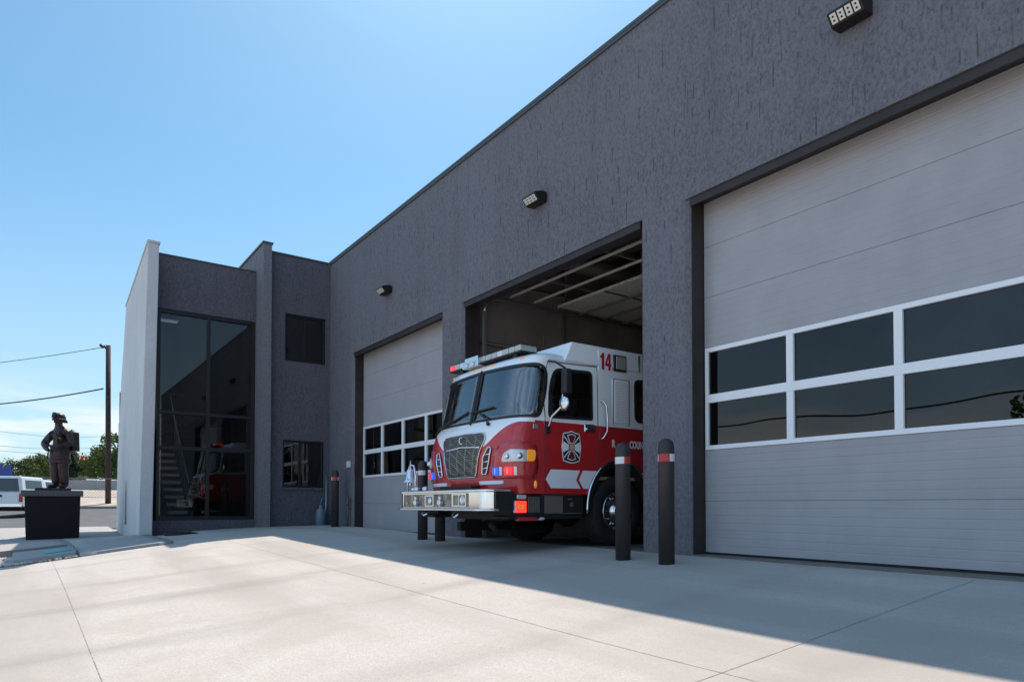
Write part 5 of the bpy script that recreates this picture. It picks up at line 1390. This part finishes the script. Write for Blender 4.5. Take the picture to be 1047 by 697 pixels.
# every separate piece a part of its own
def split_islands(o):
    bm = bmesh.new(); bm.from_mesh(o.data); bm.faces.ensure_lookup_table()
    seen = {}; n = 0
    for f in bm.faces:
        if f in seen: continue
        st = [f]; seen[f] = n
        while st:
            g_ = st.pop()
            for vv in g_.verts:
                for h_ in vv.link_faces:
                    if h_ not in seen: seen[h_] = n; st.append(h_)
        n += 1
    if n > 1 and n <= 60:
        ids = [seen[f] for f in bm.faces]
        for k in range(n):
            b2 = bmesh.new(); b2.from_mesh(o.data); b2.faces.ensure_lookup_table()
            bmesh.ops.delete(b2, geom=[f for f, i_ in zip(b2.faces, ids) if i_ != k], context='FACES')
            me = o.data.copy(); b2.to_mesh(me); b2.free()
            if k == 0: keep = me
            else:
                c_ = o.copy(); c_.data = me; COL.objects.link(c_)
        o.data = keep
    bm.free()
SPLIT = {'tower_wall', 'reflective_stripe', 'step_box', 'track', 'led', 'bumper_end', 'deck_fitting', 'tow_hook', 'stair_tread', 'shutter_door', 'insulator', 'post', 'leg', 'strut', 'antenna', 'louvre_edge', 'bay_wall', 'rear_wall', 'inner_wall', 'rail', 'reflector', 'chassis', 'hand_hole', 'siren_bar', 'stair_rail_post', 'torsion_spring', 'roof_coping'}
for o in list(SC.objects):
    if o.type == 'MESH' and o.name.split('.')[0] in SPLIT and not o.children: split_islands(o)

# ------------------------------------------------------------------ light, sky, camera
EL, AZX, AZY = math.atan2(1, math.hypot(.543, .362)), -.543, .362
sun = bpy.data.lights.new('sun', 'SUN'); sun.energy = 4.95; sun.angle = R(.53); sun.color = (1, .88, .765)
so = bpy.data.objects.new('sun', sun); COL.objects.link(so)
sd = Vector((AZX, AZY, 1)).normalized(); so.rotation_euler = sd.to_track_quat('Z', 'Y').to_euler(); so.location = (0, 0, 30)
w = bpy.data.worlds.new('World'); SC.world = w; w.use_nodes = True
nt = w.node_tree; bg = nt.nodes['Background']
sky = nt.nodes.new('ShaderNodeTexSky'); sky.sky_type = 'NISHITA'; sky.sun_disc = False
sky.sun_elevation = EL; sky.sun_rotation = math.atan2(AZX, AZY)
sky.altitude = 100; sky.air_density = 1.0; sky.dust_density = .8; sky.ozone_density = 1.6
tc = nt.nodes.new('ShaderNodeTexCoord'); mp = nt.nodes.new('ShaderNodeMapping'); mp.inputs['Scale'].default_value = (1, 1, 6.5)
nz = nt.nodes.new('ShaderNodeTexNoise'); nz.inputs['Scale'].default_value = 4.2; nz.inputs['Detail'].default_value = 7; nz.inputs['Roughness'].default_value = .58
sep = nt.nodes.new('ShaderNodeSeparateXYZ')
nt.links.new(tc.outputs['Generated'], mp.inputs[0]); nt.links.new(mp.outputs[0], nz.inputs['Vector']); nt.links.new(tc.outputs['Generated'], sep.inputs[0])
rp = nt.nodes.new('ShaderNodeValToRGB'); rp.color_ramp.elements[0].position = .43; rp.color_ramp.elements[1].position = .57
nt.links.new(nz.outputs['Fac'], rp.inputs[0])
mr = nt.nodes.new('ShaderNodeMapRange'); mr.interpolation_type = 'SMOOTHSTEP'
for k, v_ in ((1, .075), (2, .17), (3, 1), (4, 0)): mr.inputs[k].default_value = v_
nt.links.new(sep.outputs[2], mr.inputs[0])
mu = nt.nodes.new('ShaderNodeMath'); mu.operation = 'MULTIPLY'; nt.links.new(rp.outputs[0], mu.inputs[0]); nt.links.new(mr.outputs[0], mu.inputs[1])
mu2 = nt.nodes.new('ShaderNodeMath'); mu2.operation = 'MULTIPLY'; mu2.inputs[1].default_value = .85; nt.links.new(mu.outputs[0], mu2.inputs[0])
mx = nt.nodes.new('ShaderNodeMix'); mx.data_type = 'RGBA'; nt.links.new(mu2.outputs[0], mx.inputs[0]); nt.links.new(sky.outputs[0], mx.inputs[6]); mx.inputs[7].default_value = (6.2, 6.35, 6.5, 1)
bg.inputs[1].default_value = .14; 
cd_ = nt.nodes.new('ShaderNodeVectorMath'); cd_.operation = 'DOT_PRODUCT'; cd_.inputs[1].default_value = (.15, -.72, .68); nt.links.new(tc.outputs['Generated'], cd_.inputs[0])  # unseen cloud patch behind the camera, added to brighten the shaded facade
c1 = nt.nodes.new('ShaderNodeMapRange'); c1.interpolation_type = 'SMOOTHSTEP'
for k, v_ in ((1, .50), (2, .90), (3, 0), (4, .62)): c1.inputs[k].default_value = v_
nt.links.new(cd_.outputs['Value'], c1.inputs[0])
n2 = nt.nodes.new('ShaderNodeTexNoise'); n2.inputs['Scale'].default_value = 3.0; n2.inputs['Detail'].default_value = 8; n2.inputs['Roughness'].default_value = .6
nt.links.new(tc.outputs['Generated'], n2.inputs['Vector'])
r2 = nt.nodes.new('ShaderNodeValToRGB'); r2.color_ramp.elements[0].position = .36; r2.color_ramp.elements[1].position = .60; nt.links.new(n2.outputs['Fac'], r2.inputs[0])
m2_ = nt.nodes.new('ShaderNodeMath'); m2_.operation = 'MULTIPLY'; nt.links.new(c1.outputs[0], m2_.inputs[0]); nt.links.new(r2.outputs[0], m2_.inputs[1])
cm = nt.nodes.new('ShaderNodeMix'); cm.data_type = 'RGBA'; cm.inputs[7].default_value = (5.6, 8.3, 11.6, 1)
nt.links.new(m2_.outputs[0], cm.inputs[0]); nt.links.new(mx.outputs[2], cm.inputs[6]); nt.links.new(cm.outputs[2], bg.inputs[0])
tn = nt.nodes.new('ShaderNodeMix'); tn.data_type = 'RGBA'; tn.blend_type = 'MULTIPLY'; tn.inputs[0].default_value = 1; tn.inputs[7].default_value = (.60, .875, .91, 1)
nt.links.new(sky.outputs[0], tn.inputs[6]); 
hz = nt.nodes.new('ShaderNodeMapRange'); hz.interpolation_type = 'SMOOTHSTEP'
for k, v_ in ((1, -.05), (2, .45), (3, .62), (4, 0)): hz.inputs[k].default_value = v_
nt.links.new(sep.outputs[2], hz.inputs[0])
hm = nt.nodes.new('ShaderNodeMix'); hm.data_type = 'RGBA'; hm.inputs[7].default_value = (3.9, 4.65, 5.6, 1)
nt.links.new(hz.outputs[0], hm.inputs[0]); nt.links.new(tn.outputs[2], hm.inputs[6]); nt.links.new(hm.outputs[2], mx.inputs[6])

cam = bpy.data.cameras.new('camera'); co = bpy.data.objects.new('camera', cam); COL.objects.link(co); SC.camera = co
p_ = R(1.2); y_ = R(35.588)
Fw = Vector((-math.cos(y_)*math.cos(p_), math.sin(y_)*math.cos(p_), math.sin(p_)))
Rt = Vector((math.sin(y_), math.cos(y_), 0)); Up = Rt.cross(Fw)
co.matrix_world = Matrix(((Rt.x, Up.x, -Fw.x, 0), (Rt.y, Up.y, -Fw.y, 0), (Rt.z, Up.z, -Fw.z, .62), (0, 0, 0, 1)))
cam.sensor_width = 36; cam.lens = 24.0; cam.shift_y = .1463; cam.clip_start = .05; cam.clip_end = 8000
vs = SC.view_settings; vs.view_transform = 'Standard'; vs.look = 'None'; vs.exposure = .24; vs.gamma = 1; vs.use_curve_mapping = False
